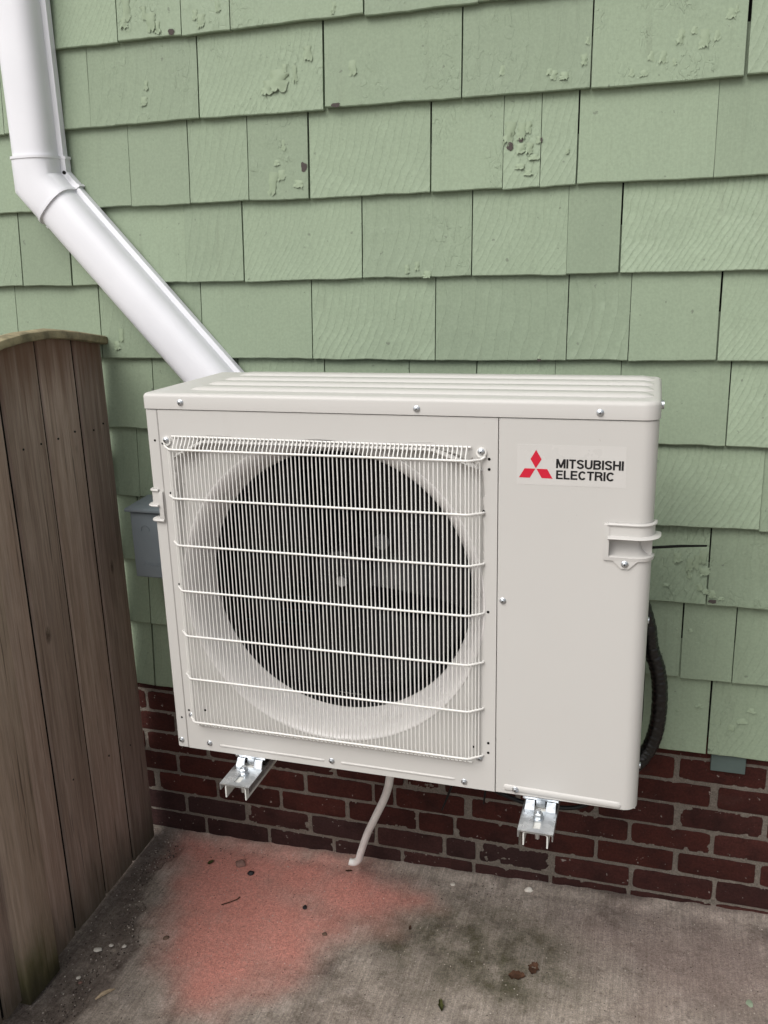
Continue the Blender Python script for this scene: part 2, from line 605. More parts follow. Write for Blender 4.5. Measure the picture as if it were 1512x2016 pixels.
# ------------------------------------------------------------------ shingled house wall
ZC = [1.5176, 1.332, 1.1399, .9507, .7586, .5698, .3763, .1871, -.0089, -.2078]
WALL_X0, WALL_X1 = -1.05, 1.75
house = thing('house_wall', (0, 0, GZ), 'sage green shingled house wall with flaking paint behind the heat pump', 'house wall')
b = MB().box(-6, 6, .006, .03, -.214, 5.0)
b.build('sheathing', M_FELT_SHADE, house)


def comb_c(x): return x


# (bottom px joints converted to wall metres): per course, joint list (x, gap mm); extras filled at random outside
JT = {
 0: [(-0.3535, 3), (-0.18, 2), (-0.053, 2), (0.2736, 3), (0.531, 0.8), (0.79, 2.5), (1.14, 2)],
 1: [(-0.7144, 2.5), (-0.4534, 0.8), (-0.15, 3), (0.171, 4.5), (0.4945, 2.5), (0.7725, 3), (1.0785, 5.5)],
 2: [(-0.56, 1.2), (-0.359, 0.7), (-0.193, 2.2), (-0.0326, 2), (0.1243, 3.5), (0.4217, 3.5), (0.587, 1.2), (0.6696, 1), (0.7491, 3), (1.031, 0.8), (1.28, 2)],
 3: [(-0.562, 2.5), (-0.2212, 1), (-0.0601, 2.5), (0.2508, 2.2), (0.5167, 2.5), (0.7328, 0.6), (0.8482, 3.5), (1.24, 2)],
 4: [(-0.7588, 1), (-0.4934, 3), (-0.1903, 2.2), (0.1141, 2), (0.4287, 2.2), (0.7386, 2), (0.8758, 1.3), (1.0641, 3.5), (1.31, 2)],
 5: [(-0.62, 1.5), (-0.3527, 2.5), (-0.1, 2), (0.139, 2.2), (0.36, 2), (0.528, 2.2), (0.7136, 0.8), (0.8621, 1), (1.097, 2.2), (1.33, 2)],
 6: [(-0.65, 2), (-0.4223, 1.3), (-0.14, 2), (0.16, 2), (0.42, 2), (0.68, 2), (0.93, 2), (1.1824, 1)],
 7: [(-0.66, 2), (-0.4409, 3), (-0.17, 2), (0.12, 2), (0.38, 2), (0.62, 2), (0.86, 2), (1.0821, 3), (1.32, 2)],
 8: [(-0.62, 2), (-0.43, 2), (-0.2, 2), (0.05, 2), (0.29, 2), (0.52, 2), (0.79, 2), (1.0337, 3), (1.1535, 2), (1.38, 2)],
 9: [(-0.68, 2), (-0.4375, 5), (-0.18, 2), (0.12, 2), (0.39, 2), (0.66, 2), (0.9, 2), (1.1104, 4), (1.35, 2)],
}
# saw-mark strength for single shingles: (course, x inside) -> 0..1
COMB = [(1, 0, .5), (2, .2, .9), (2, .65, .9), (2, .32, .9), (3, -.15, .7), (3, .3, .7), (3, 1.0, 1.0), (3, .55, .4), (4, .2, .9), (4, .5, .8), (4, .75, 1.0),
        (4, -.3, .4), (5, 1.2, .8), (6, 1.05, .9), (6, 1.25, .9), (7, .95, .8), (7, 1.2, .9), (8, 1.25, .4), (5, .7, .3), (6, -.3, .3)]
WEATH = [(0, -.3, 1), (0, -.17, 1), (0, .1, .8), (0, .4, .4), (1, 0, 1), (1, -.3, .7), (1, .2, .8), (1, .6, .6), (1, .9, 1), (2, 0, 1), (2, .57, 1), (2, .65, .4),
         (3, .3, .6), (3, 1.1, .3), (5, 1.15, .5), (6, 1.2, .5), (7, .95, 1), (7, 1.1, .8), (8, .95, .5), (8, 1.06, .5), (9, .95, .7), (9, 1.2, .9)]


def course_bounds(k):
    if k in JT:
        j = [list(a) for a in JT[k]]
    else:
        j = [[-.3 + rnd.uniform(-.1, .1), 2]]
    while j[-1][0] < WALL_X1: j.append([j[-1][0] + rnd.uniform(.11, .30), rnd.choice((1, 2, 2, 3))])
    while j[0][0] > WALL_X0: j.insert(0, [j[0][0] - rnd.uniform(.11, .30), rnd.choice((1, 2, 2, 3))])
    return j


SH = []     # (course, x0, x1, z, object)


def shingle(k, x0, x1, zb, zt):
    w = x1 - x0
    n = max(5, int(w / .014))
    dy = rnd.uniform(-.0016, .0016); sx = rnd.uniform(0, 99); dz = rnd.uniform(-.0015, .0015)
    rows = [(0.0, .0160), (0.0, .0016), (.0022, 0.0), (.05, .0045), (.12, .0100), (zt - zb, .0225)]  # (z, y) outer profile
    v, f = [], []
    slope = rnd.uniform(-.003, .003)
    for i in range(n + 1):
        t = i / n
        x = x0 + w * t
        e = .0011 * ns(x, k, sx, 60) + .0022 * ns(x, k, sx, 13) + slope * (t - .5) + dz
        cur = .0012 * ns(x, k, sx + 5, 9) + dy
        for q, (z, y) in enumerate(rows):
            ex = e if q < 4 else (e * .4 if q == 4 else 0)
            xx = x + (.0008 * ns(sx, z, k, 28) if i in (0, n) else 0)
            v.append((xx, -.0265 + y + (cur if q < 5 else cur * .3), zb + z + ex))
    m = len(rows)
    for i in range(n):
        for q in range(m - 1):
            a = i * m + q
            f.append((a, a + m, a + m + 1, a + 1))
    for i, rev in ((0, False), (n, True)):     # side faces
        base = len(v)
        zs = v[i * m]
        v.append((v[i * m + m - 1][0], v[i * m + m - 1][1] + .001, v[i * m + m - 1][2]))
        ring = [i * m + q for q in range(m)] + [base]
        f.append(tuple(reversed(ring)) if not rev else tuple(ring))
    comb = max([c for (kk, x, c) in COMB if kk == k and x0 < x < x1] or [rnd.choice((0, 0, 0, .35))])
    wea = max([c for (kk, x, c) in WEATH if kk == k and x0 < x < x1] or [rnd.choice((0, 0, .10))]) * .55
    o = obj('shingle', v, f, M_SHINGLE, house, True, 25, (comb, wea, 0, 1), loc=((x0 + x1) / 2, -.0265, zb))
    SH.append((k, x0, x1, zb, o))
    return o


zrow = {k: z for k, z in enumerate(ZC)}
zrow[-1] = ZC[0] + .187; zrow[-2] = ZC[0] + .375
for k in sorted(zrow):
    j = course_bounds(k)
    for (a, g1), (c, g2) in zip(j[:-1], j[1:]):
        shingle(k, a + g1 * .00062, c - g2 * .00062, zrow[k], zrow[k] + .295)
# rest of the wall, above and beside what the photograph shows
b = MB()
z = zrow[-2] + .187
while z < 4.9:
    b.box(-6, 6, -.022, -.008, z, z + .186); z += .187
for k in sorted(zrow):
    zt = zrow[k] + (.186 if k != 9 else .19)
    b.box(-6, WALL_X0 - .32, -.022, -.008, zrow[k], zt)
    b.box(WALL_X1 + .32, 6, -.022, -.008, zrow[k], zt)
o = b.build('upper_siding', M_SHINGLE, house, color=(0, 0, 0, 1))
o['kind'] = 'stuff'

# --- loose paint: curled flakes and bare patches, each on its shingle


def flake_mesh(seed, w, h, lift):
    """a blister of loose paint: attached along its top and one side, torn and curled below"""
    r = random.Random(seed)
    n, m = 8, 8
    v, f = [], []
    th = .0006
    le = [r.uniform(.55, 1.0) for _ in range(m + 1)]
    ri = [r.uniform(.55, 1.0) for _ in range(m + 1)]
    bot = [r.uniform(-.16, .10) for _ in range(n + 1)]
    side = r.choice((-1, 1)) * r.uniform(.2, .9)
    for lay in (0, 1):
        for j in range(m + 1):
            t = j / m
            for i in range(n + 1):
                q = i / n
                x = -w / 2 * le[j] + q * (w / 2 * le[j] + w / 2 * ri[j])
                zz = -h * (t + bot[i] * t * t)
                free = (.5 + .5 * side * (q * 2 - 1))
                out = lift * (t ** 2.2) * (.35 + .65 * free) + lift * .35 * math.sin(PI * q) * math.sin(PI * min(1, t * 1.1)) + .0006
                if j == 0 or (i in (0, n) and t < .6): out = -.0004
                v.append((x, -out + (th if lay else 0), zz))
    k = (n + 1) * (m + 1)
    for j in range(m):
        for i in range(n):
            a = j * (n + 1) + i
            f.append((a, a + n + 1, a + n + 2, a + 1))
            f.append((k + a, k + a + 1, k + a + n + 2, k + a + n + 1))
    for i in range(n):
        a = m * (n + 1) + i
        f.append((a, k + a, k + a + 1, a + 1))
    for j in range(m):
        for a, c in ((j * (n + 1), (j + 1) * (n + 1)), (j * (n + 1) + n, (j + 1) * (n + 1) + n)):
            f.append((a, c, k + c, k + a))
    return mesh('paint_flake', v, f, True, 60)


def patch_mesh(seed, w, h):
    r = random.Random(seed)
    n = 13
    v = [(0, 0, 0)]
    for i in range(n):
        t = 2 * PI * i / n
        q = .5 * r.uniform(.72, 1.15)
        c, s = math.cos(t), math.sin(t)
        sq = max(abs(c), abs(s)) ** .6
        v.append((c / sq * w * q, 0, s / sq * h * q))
    f = [(0, 1 + (i + 1) % n, 1 + i) for i in range(n)]
    return mesh('bare_patch', v, f)


def on_shingle(x, z):
    """front-most shingle and surface y at a wall point"""
    for k, x0, x1, zb, o in sorted(SH, key=lambda q: q[3], reverse=True):
        if x0 - .001 <= x <= x1 + .001 and zb - .001 <= z < zb + .2:
            t = z - zb
            y = -.0265 + np.interp(t, [0, .0022, .05, .12, .295], [.002, 0, .0045, .0100, .0225])
            return o, float(y)
    return None, None


FLK = [flake_mesh(s, 1, 1, .16) for s in range(11)]
PCH = [patch_mesh(s, 1, 1) for s in range(5)]


def flake(x, z, w, h, i):
    o, y = on_shingle(x, z)
    if o is None: return
    q = put('paint_flake', FLK[i % len(FLK)], M_FLAKE, o, (x, y, z + h / 2))
    q.scale = (w, .030 * (.5 + w / .03), h)
    q.rotation_euler = (0, rnd.uniform(-.15, .15), 0)


def patch(x, z, w, h, i):
    o, y = on_shingle(x, z)
    if o is None: return
    q = put('bare_patch', PCH[i % len(PCH)], M_BARE, o, (x, y - .0022, z))
    q.scale = (w, 1, h)


FL = [(-0.3265, 1.5881, 0.0245, 0.0515), (-0.3315, 1.5579, 0.0251, 0.0243), (-0.2797, 1.5729, 0.0154, 0.0341), (-0.2626, 1.5527, 0.0311, 0.0422), (-0.2434, 1.54, 0.0189, 0.0279), (-0.1271, 1.5434, 0.0238, 0.0301), (-0.1431, 1.5578, 0.0165, 0.023), (-0.0851, 1.5714, 0.0184, 0.0292), (0.2048, 1.5413, 0.016, 0.0219), (0.1983, 1.5317, 0.0139, 0.0137), (0.0578, 1.4027, 0.0535, 0.0474), (0.0338, 1.3894, 0.0316, 0.0307), (0.0993, 1.4124, 0.013, 0.0376), (0.1318, 1.4535, 0.0232, 0.0337), (0.2386, 1.4141, 0.028, 0.0338), (-0.2902, 1.4182, 0.0145, 0.0215), (-0.297, 1.3822, 0.0202, 0.022), (0.0747, 1.4262, 0.0166, 0.0206), (0.0204, 1.3816, 0.0199, 0.0146), (0.9519, 1.4155, 0.0216, 0.03), (0.9965, 1.4078, 0.0277, 0.036), (0.9738, 1.4266, 0.0167, 0.0164), (1.0193, 1.4131, 0.017, 0.0219), (0.9193, 1.3805, 0.0195, 0.0264), (0.8949, 1.3844, 0.0174, 0.0225), (0.9379, 1.3695, 0.0129, 0.0163), (0.8557, 1.3569, 0.0152, 0.0186), (0.8824, 1.3528, 0.0212, 0.0152), (1.0433, 1.4514, 0.0245, 0.0224), (1.0541, 1.4595, 0.0128, 0.0194), (0.7568, 1.3881, 0.0176, 0.0229), (0.7175, 1.3599, 0.024, 0.0158), (0.696, 1.3636, 0.0177, 0.0193), (0.5843, 1.3823, 0.0157, 0.0213), (0.685, 1.3703, 0.0154, 0.0131), (0.7639, 1.4244, 0.011, 0.0164), (0.0344, 1.1763, 0.0284, 0.0544), (0.0596, 1.2626, 0.0141, 0.0255), (0.0554, 1.1949, 0.0248, 0.0241), (0.0987, 1.1732, 0.0304, 0.0175), (0.0427, 1.2239, 0.0202, 0.0147), (0.6038, 1.2544, 0.0297, 0.0475), (0.6282, 1.257, 0.0251, 0.0347), (0.6414, 1.2644, 0.0159, 0.0236), (0.6244, 1.2219, 0.025, 0.0202), (0.6467, 1.2206, 0.0183, 0.024), (0.6538, 1.2014, 0.027, 0.0119), (0.625, 1.1841, 0.0272, 0.012), (0.6432, 1.1704, 0.0226, 0.0117), (0.7284, 1.2097, 0.009, 0.0108), (0.6641, 1.2372, 0.0136, 0.0152), (0.3617, 0.9705, 0.0145, 0.0212), (0.3866, 0.9768, 0.0145, 0.0211), (0.4123, 0.9578, 0.0245, 0.0167), (0.6778, 0.7671, 0.0096, 0.0093), (1.0103, 0.2971, 0.0219, 0.0212), (1.0397, 0.2815, 0.0179, 0.0317), (1.0564, 0.2878, 0.0159, 0.0341), (1.0701, 0.3015, 0.0224, 0.031), (1.0389, 0.2586, 0.0127, 0.0194), (1.0747, 0.2677, 0.0283, 0.0181), (1.0637, 0.2286, 0.0148, 0.0167), (1.0953, 0.2147, 0.0216, 0.0187), (1.1151, 0.2061, 0.0209, 0.0084), (0.9879, 0.2288, 0.0189, 0.0062), (1.0802, 0.2198, 0.0166, 0.0114), (1.0368, -0.0966, 0.0173, 0.0089), (1.0869, -0.0817, 0.0243, 0.0107), (1.1845, -0.1103, 0.0287, 0.0127), (1.1629, -0.1298, 0.0196, 0.014), (1.2052, -0.0801, 0.0237, 0.0106), (1.0529, 0.1144, 0.0122, 0.0094), (-0.4311, 0.8185, 0.0175, 0.0347), (-0.4467, 0.7917, 0.0221, 0.0242)]
for i, (x, z, w, h) in enumerate(FL): flake(x, z, w, h, i)
BP = [(-0.2067, 1.5269, 0.0163, 0.0134), (0.1998, 1.3382, 0.022, 0.0101), (0.1124, 1.21, 0.0143, 0.0233), (0.6018, 1.2274, 0.0149, 0.0176), (0.6263, 1.2395, 0.0102, 0.011), (0.6707, 1.2368, 0.0047, 0.0106), (1.0954, 0.1967, 0.0188, 0.01), (0.6768, 0.76, 0.0084, 0.007)]
for i, (x, z, w, h) in enumerate(BP): patch(x, z, w, h, i)

# ------------------------------------------------------------------ brick foundation
found = thing('foundation_wall', (0, .05, GZ - .1), 'dark red brick foundation with grey mortar under the green shingles', 'brick wall')
BZ, BPH = -.6551, .0691
RH = {
 0: [(-.468, 12), (-.271, 12), (-.062, 12), (.161, 10), (.372, 11), (.481, 13), (.748, 14), (.988, 12)],
 1: [(-.444, 22), (-.225, 10), (-.011, 10), (.206, 12), (.389, 10), (.513, 9), (.729, 9), (.952, 9), (1.175, 12)],
}
BRK = {0: [(-0.3876, 12), (-0.1829, 11), (0.0245, 14), (0.2306, 11), (0.4348, 12), (0.5301, 13), (0.7397, 13), (0.9482, 11)], 1: [(-0.4844, 22), (-0.2752, 9), (-0.0647, 10), (0.1445, 12), (0.3562, 10), (0.4656, 9), (0.6497, 9), (0.854, 9), (1.0578, 14), (1.2593, 14)], 2: [(-0.4041, 10), (-0.1912, 10), (0.0174, 12), (0.2263, 9), (0.29, 9), (0.5034, 24), (0.7289, 12), (0.938, 10), (1.1439, 11)], 3: [(-0.5073, 14), (-0.297, 13), (-0.0922, 9), (0.111, 12), (0.3238, 13), (0.4305, 17), (0.6415, 15), (0.8501, 12), (1.0543, 18), (1.2647, 13)], 4: [(-0.3988, 10), (-0.1796, 10), (0.0229, 10), (0.2354, 12), (0.5105, 12), (0.7205, 10), (0.9305, 14), (1.1389, 20)], 5: [(-0.4907, 10), (-0.2782, 10), (-0.0577, 10), (0.1629, 10), (0.3834, 10), (0.604, 10), (0.8245, 10), (1.0451, 14), (1.2623, 13)], 6: [(-0.5625, 10), (-0.3488, 10), (-0.1351, 10), (0.0786, 10), (0.2923, 10), (0.506, 10), (0.7197, 10), (0.9334, 10), (1.1326, 12)]}


def brick_mesh(w, h, seed):
    """front face rounded and uneven, body behind; centred, front at y=0"""
    r = random.Random(seed)
    nx, nz = max(5, int(w / .014)), 6
    v, f = [], []
    for j in range(nz + 1):
        for i in range(nx + 1):
            s, t = i / nx * 2 - 1, j / nz * 2 - 1
            x, z = s * w / 2, t * h / 2
            edge = max(abs(s) if w < h else 1 - (1 - abs(s)) * w / h, abs(t)) if True else 0
            y = .0012 * ns(x, z, seed, 40)
            if i in (0, nx) or j in (0, nz):
                y += .0016 + .0010 * ns(x, z, seed + 3, 60)
                x -= s * (.0002 + .0018 * abs(ns(x, z, seed + 7, 45))) if i in (0, nx) else 0
                z -= t * (.0 + .0016 * abs(ns(x, z, seed + 9, 55))) if j in (0, nz) else 0
            if i in (0, nx) and j in (0, nz):
                x -= s * .0018 * r.uniform(.2, 1.6); z -= t * .0018 * r.uniform(.2, 1.6); y += .001
            v.append((x, y, z))
    for j in range(nz):
        for i in range(nx):
            a = j * (nx + 1) + i
            f.append((a, a + 1, a + nx + 2, a + nx + 1))
    ring = [i for i in range(nx + 1)] + [j * (nx + 1) + nx for j in range(1, nz + 1)] + [nz * (nx + 1) + i for i in range(nx - 1, -1, -1)] + [j * (nx + 1) for j in range(nz - 1, 0, -1)]
    k = len(v)
    for a in ring: v.append((v[a][0], .055, v[a][2]))
    m = len(ring)
    for i in range(m):
        f.append((ring[(i + 1) % m], ring[i], k + i, k + (i + 1) % m))
    return mesh('brick', v, f, True, 40)


for row in range(-1, 7):
    h = BPH - .0086
    zc = BZ + (row + .5) * BPH - 0
    j = [list(a) for a in BRK[row]] if row in BRK else [[rnd.uniform(-.1, .1), 11]]
    while j[-1][0] < 1.7: j.append([j[-1][0] + .2135 + rnd.uniform(-.004, .004), 10])
    while j[0][0] > -1.0: j.insert(0, [j[0][0] - .2135 + rnd.uniform(-.004, .004), 10])
    for (a, g1), (c, g2) in zip(j[:-1], j[1:]):
        x0, x1 = a + g1 * .00043, c - g2 * .00043
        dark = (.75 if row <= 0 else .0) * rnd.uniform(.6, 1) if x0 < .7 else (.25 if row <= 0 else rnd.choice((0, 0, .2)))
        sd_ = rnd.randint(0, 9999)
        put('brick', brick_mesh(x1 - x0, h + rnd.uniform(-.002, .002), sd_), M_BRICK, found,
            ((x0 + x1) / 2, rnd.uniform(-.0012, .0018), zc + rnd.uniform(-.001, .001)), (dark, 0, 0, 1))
# mortar body: a rough sheet with depth
xs = np.arange(-1.0, 1.72, .0055); zs = np.arange(-.86, -.205, .0055)
v, f = [], []
for z in zs:
    for x in xs:
        q = .0033 + .0020 * ns(x, z, 1, 12) + .0021 * ns(x, z, 5, 55) + .0016 * ns(x, z, 8, 120)
        v.append((x, q, z))
nx = len(xs)
for j in range(len(zs) - 1):
    for i in range(nx - 1):
        a = j * nx + i
        f.append((a, a + 1, a + nx + 1, a + nx))
k = len(v)
v += [(xs[0], .1, zs[0]), (xs[-1], .1, zs[0]), (xs[-1], .1, zs[-1]), (xs[0], .1, zs[-1])]
f += [(0, k, k + 1, nx - 1), ((len(zs) - 1) * nx, len(zs) * nx - 1, k + 2, k + 3)]
obj('mortar', v, f, M_MORTAR, found, True, 60)
b = MB()
b.box(-6, -1.0, .002, .1, -.95, -.21).box(1.714, 6, .002, .1, -.95, -.21)
o = b.build('side_masonry', M_BRICK, found, color=(.1, 0, 0, 1)); o['kind'] = 'stuff'

o = MB().box(1.1235, 1.2045, -.012, .028, -.2600, -.2125, .0015).build('wood_block', M_BLOCK)
tag(o, 'small blue green painted block under the lowest shingles at right', 'block')

# ------------------------------------------------------------------ fence
fence = thing('fence', (-.48, -.35, GZ), 'weathered brown wooden fence with arched cap butting against the house wall', 'fence')
FXA, FXB = -.4858, -.0431      # x = FXA + FXB*y on the visible face


def fx(y): return FXA - .0431 * y * 1.0 if False else -.4875 - .0431 * y


SEAM = [-.036, -.170, -.320, -.4685, -.618, -.768, -.92, -1.07, -1.22]
TOPP = [(-.0, .800), (-.09, .813), (-.17, .8275), (-.27, .838), (-.36, .838), (-.45, .830), (-.55, .808), (-.65, .775), (-.78, .735), (-.92, .70), (-1.1, .67), (-1.3, .66)]


def top_z(y): return float(np.interp(-y, [-a[0] for a in TOPP], [a[1] for a in TOPP])) - .006


TINT = [.74, 1.04, .86, 1.16, .84, 1.05]
for i, (ya, yb) in enumerate(zip(SEAM[:-1], SEAM[1:])):
    ya -= .0022; yb += .0022
    dz = rnd.uniform(-.003, .003); dx = rnd.uniform(-.0015, .0015)
    n = 6
    v, f = [], []
    prof = [(ya, -.0225), (ya, -.0080), (ya - .0055, 0.0)] + [(ya + (yb - ya) * t / n, .0007 * math.sin(t * 2 + i)) for t in range(1, n)] + [(yb + .0055, 0.0), (yb, -.0080), (yb, -.0225)]
    zl = [None, -.5, -.2, .1, .4, .62, 'top']
    m = len(prof)
    for zq in zl:
        for (y, o_) in prof:
            if zq is None: z = float(gz(-.48, y)) + .010 + dz + .003 * ns(y, 3, 0, 40)
            elif zq == 'top': z = top_z(y)
            else: z = zq
            v.append((fx(y) + o_ + dx + .001 * ns(y, z, i, 4), y, z))
    for a in range(len(zl) - 1):
        for q in range(m - 1):
            s = a * m + q
            f.append((s, s + m, s + m + 1, s + 1))
        f.append((a * m + m - 1, (a + 1) * m + m - 1, (a + 1) * m, a * m))
    f.append(tuple(range(m))); f.append(tuple((len(zl) - 1) * m + q for q in reversed(range(m))))
    obj('board', v, f, M_BOARD, fence, True, 30, (TINT[i % len(TINT)], 0, 0, 1))
# arched cap rail
v, f = [], []
ys = np.arange(-.002, -1.28, -.022)
for y in ys:
    zt = top_z(y)
    g = .002 * ns(y, 0, 0, 14) + .001 * ns(y, 1, 0, 50)
    x = fx(y)
    th = .019
    pr = [(-.030, zt - .002), (.006, zt - .002), (.013, zt + .001), (.0145, zt + .009), (.012, zt + th - .001), (.006, zt + th + .002), (-.012, zt + th + .004), (-.030, zt + th + .002)]
    for (dx, z) in pr: v.append((x + dx + g, y, z + g))
m = 8
for i in range(len(ys) - 1):
    for q in range(m):
        q2 = (q + 1) % m
        f.append((i * m + q, (i + 1) * m + q, (i + 1) * m + q2, i * m + q2))
f.append(tuple(reversed(range(m)))); f.append(tuple((len(ys) - 1) * m + q for q in range(m)))
obj('cap_rail', v, f, M_CAP, fence, True, 40)
MB().box(-.5125, -.5095, -1.25, -.04, -.70, .66).build('light_block_sheet', M_FELT_SHADE, fence)  # added dark sheet, stops light leaking through the board gaps
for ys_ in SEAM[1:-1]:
    MB().box(fx(ys_) - .0215, fx(ys_) - .0042, ys_ - .0021, ys_ + .0021, -.71, top_z(ys_)).build('seam_shade_strip', M_FELT_SHADE, fence)  # black strips set in the gaps as painted shade lines between boards
# back rails
for z in (-.45, .45):
    MB().box(-.56, -.5125, -1.25, -.04, z, z + .07, .003).build('back_rail', M_BOARD, fence)
# nail heads
for y, z in [(-.4156, .5874), (-.3474, .5871), (-.2772, .586), (-.2036, .5902), (-.1195, .5787), (-.071, .5879), (-.40, -.30), (-.23, -.33), (-.12, -.36)]:
    v, f = tube([(fx(y) - .001, y, z), (fx(y) + .0013, y, z)], .0028, 8)
    obj('nail', v, f, M_BLACK, fence)
# post in front of the fence
b = MB()
bm = bmesh.new()
bmesh.ops.create_cube(bm, size=1)
PX0, PX1, PY0, PY1 = -.505, -.4335, -.7045, -.588
for q in bm.verts:
    q.co = Vector(((PX0 + PX1) / 2 + q.co.x * (PX1 - PX0), (PY0 + PY1) / 2 + q.co.y * (PY1 - PY0), .06 + q.co.z * 1.585))
bmesh.ops.bevel(bm, geom=[e for e in bm.edges], offset=.0035, segments=2, profile=.5, affect='EDGES')
bmesh.ops.subdivide_edges(bm, edges=[e for e in bm.edges if abs(e.verts[0].co.z - e.verts[1].co.z) > 1], cuts=14)
for q in bm.verts:
    q.co.x += .0016 * ns(q.co.z, q.co.y, 1, 5); q.co.y += .0016 * ns(q.co.z, q.co.x, 7, 5)
    if q.co.z < -.70: q.co.z += .006 * ns(q.co.x, q.co.y, 0, 30)
b.bm(bm)
o = b.build('fence_post', M_POST, None, True, 30)
tag(o, 'thick weathered post with green algae at its foot at left of fence', 'fence post')
MB().box(-.62, -.5085, -.7035, -.682, -.735, .66, .002).build('trim_board', M_POST, fence)

# ------------------------------------------------------------------ downspout
spout = thing('downspout', (-.6, -.06, 1.2), 'white vinyl downspout bending diagonally across the green wall', 'downspout')


def d_profile(w, depth, grow=0.0):
    """closed outline (across, outward); flat back, flange, rounded front"""
    h = w / 2 + grow
    pts = [(-h, -.018 + grow), (-h, -.036)]
    n = 18
    for i in range(n + 1):
        t = PI - PI * i / n
        pts.append(((h - .012) * math.copysign(abs(math.cos(t)) ** .78, math.cos(t)), -.040 - (depth - .040 + grow) * abs(math.sin(t)) ** .62))
    pts += [(h, -.036), (h, -.018 + grow)]
    return pts


def spout_sweep(stations, w, depth, grow, name, lip=0.0, parent=spout):
    """stations: (x, z, angle of the across direction)"""
    v, f = [], []
    prof = d_profile(w, depth, grow)
    m = len(prof)
    for (x, z, a, k) in stations:
        ca, sa = math.cos(a), math.sin(a)
        pr = d_profile(w, depth, grow + (lip if k == 2 else 0))
        for (u, y) in pr:
            u *= (1.0 / max(.3, math.cos(0)) if k != 1 else MIT)
            v.append((x + u * ca, y - .009, z + u * sa))
    for i in range(len(stations) - 1):
        for q in range(m):
            q2 = (q + 1) % m
            f.append((i * m + q, (i + 1) * m + q, (i + 1) * m + q2, i * m + q2))
    f.append(tuple(range(m))); f.append(tuple((len(stations) - 1) * m + q for q in reversed(range(m))))
    return obj(name, v, f, M_VINYL, parent, True, 32)


DIRD = Vector((.669, 0, -.743))                # down the diagonal
ANG_D = math.atan2(.669, .743)                 # across direction of the diagonal pipe
BEND = Vector((-.600, 0, 1.2035))
HALF = ANG_D / 2
MIT = 1.0 / math.cos(HALF)
SW, SD = .138, .098
pt = lambda t: BEND + DIRD * t
spout_sweep([(-.600, 3.2, 0, 0), (-.600, 1.258, 0, 0)], SW, SD, 0, 'upper_pipe')
spout_sweep([(-.600, 1.268, 0, 2), (-.600, 1.2615, 0, 2), (-.600, 1.261, 0, 0), (BEND.x, BEND.z, HALF, 1),
             (pt(.070).x, pt(.070).z, ANG_D, 0), (pt(.0705).x, pt(.0705).z, ANG_D, 2), (pt(.078).x, pt(.078).z, ANG_D, 2)], SW, SD, .0035, 'elbow', .0022)
E2 = pt(1.22)
spout_sweep([(pt(.068).x, pt(.068).z, ANG_D, 0), (E2.x - .03, E2.z + .033, ANG_D, 0)], SW, SD, 0, 'lower_pipe')
spout_sweep([(E2.x - .05, E2.z + .055, ANG_D, 0), (E2.x, E2.z, HALF, 1), (E2.x, E2.z - .22, 0, 0)], SW, SD, .003, 'outlet_elbow')
v, f = tube([(-.524, -.060, 1.2275), (-.5195, -.064, 1.2265)], .0045, 8)
obj('rivet', v, f, M_BLACK, spout)

# ------------------------------------------------------------------ grey disconnect box on the wall
dbox = thing('disconnect_box', (-.28, -.03, .177), 'blue grey electrical disconnect box on shingles left of the heat pump', 'electrical box')
MB().box(-.3895, -.185, -.134, -.026, .179, .368, .003).build('body', M_GREYBOX, dbox, True, 30)
b = MB()
bm = bmesh.new()
v = [(-.397, -.148, .366), (-.178, -.148, .366), (-.178, -.026, .366), (-.397, -.026, .366), (-.397, -.148, .375), (-.178, -.148, .375), (-.178, -.026, .383), (-.397, -.026, .383)]
vs = [bm.verts.new(a) for a in v]
for a in ((0, 3, 2, 1), (4, 5, 6, 7), (0, 1, 5, 4), (1, 2, 6, 5), (2, 3, 7, 6), (3, 0, 4, 7)): bm.faces.new([vs[i] for i in a])
bmesh.ops.bevel(bm, geom=list(bm.edges), offset=.002, segments=2, profile=.5, affect='EDGES')
b.bm(bm)
b.build('lid', M_GREYBOX, dbox, True, 30)
MB().box(-.383, -.192, -.1385, -.1345, .1835, .362, .0015).build('door', M_GREYBOX, dbox, True, 30)
v, f = tube(smooth_path([(-.29, -.09, .178), (-.285, -.09, .12), (-.25, -.095, .02), (-.20, -.10, -.10), (-.05, -.12, -.17)]), .017, 12)
obj('conduit', v, f, M_BLACK, dbox, True, 60)


def text_mesh(body, size, extrude, offset=0.0, spacing=1.0):
    cu = bpy.data.curves.new('t', 'FONT')
    cu.body = body; cu.size = size; cu.extrude = extrude; cu.offset = offset; cu.space_character = spacing
    cu.resolution_u = 4
    o = bpy.data.objects.new('t', cu); col.objects.link(o)
    dg = bpy.context.evaluated_depsgraph_get()
    me = bpy.data.meshes.new_from_object(o.evaluated_get(dg))
    bpy.data.objects.remove(o)
    bpy.data.curves.remove(cu)
    me.materials.clear()
    return me


def place_text(name, body, mat, parent, x0, z0, wid, hei, y, extr=.0006, offset=0.0, spacing=1.0):
    me = text_mesh(body, .1, .01, offset, spacing)
    co = np.array([q.co[:] for q in me.vertices])
    lo, hi = co.min(0), co.max(0)
    s = (hi - lo)
    new = np.empty_like(co)
    new[:, 0] = (co[:, 0] - lo[0]) / s[0] * wid - wid / 2
    new[:, 2] = (co[:, 1] - lo[1]) / s[1] * hei - hei / 2
    new[:, 1] = -(co[:, 2] - lo[2]) / s[2] * extr
    me.vertices.foreach_set('co', new.ravel())
    me.update()
    return put(name, me, mat, parent, (x0 + wid / 2, y, z0 + hei / 2))


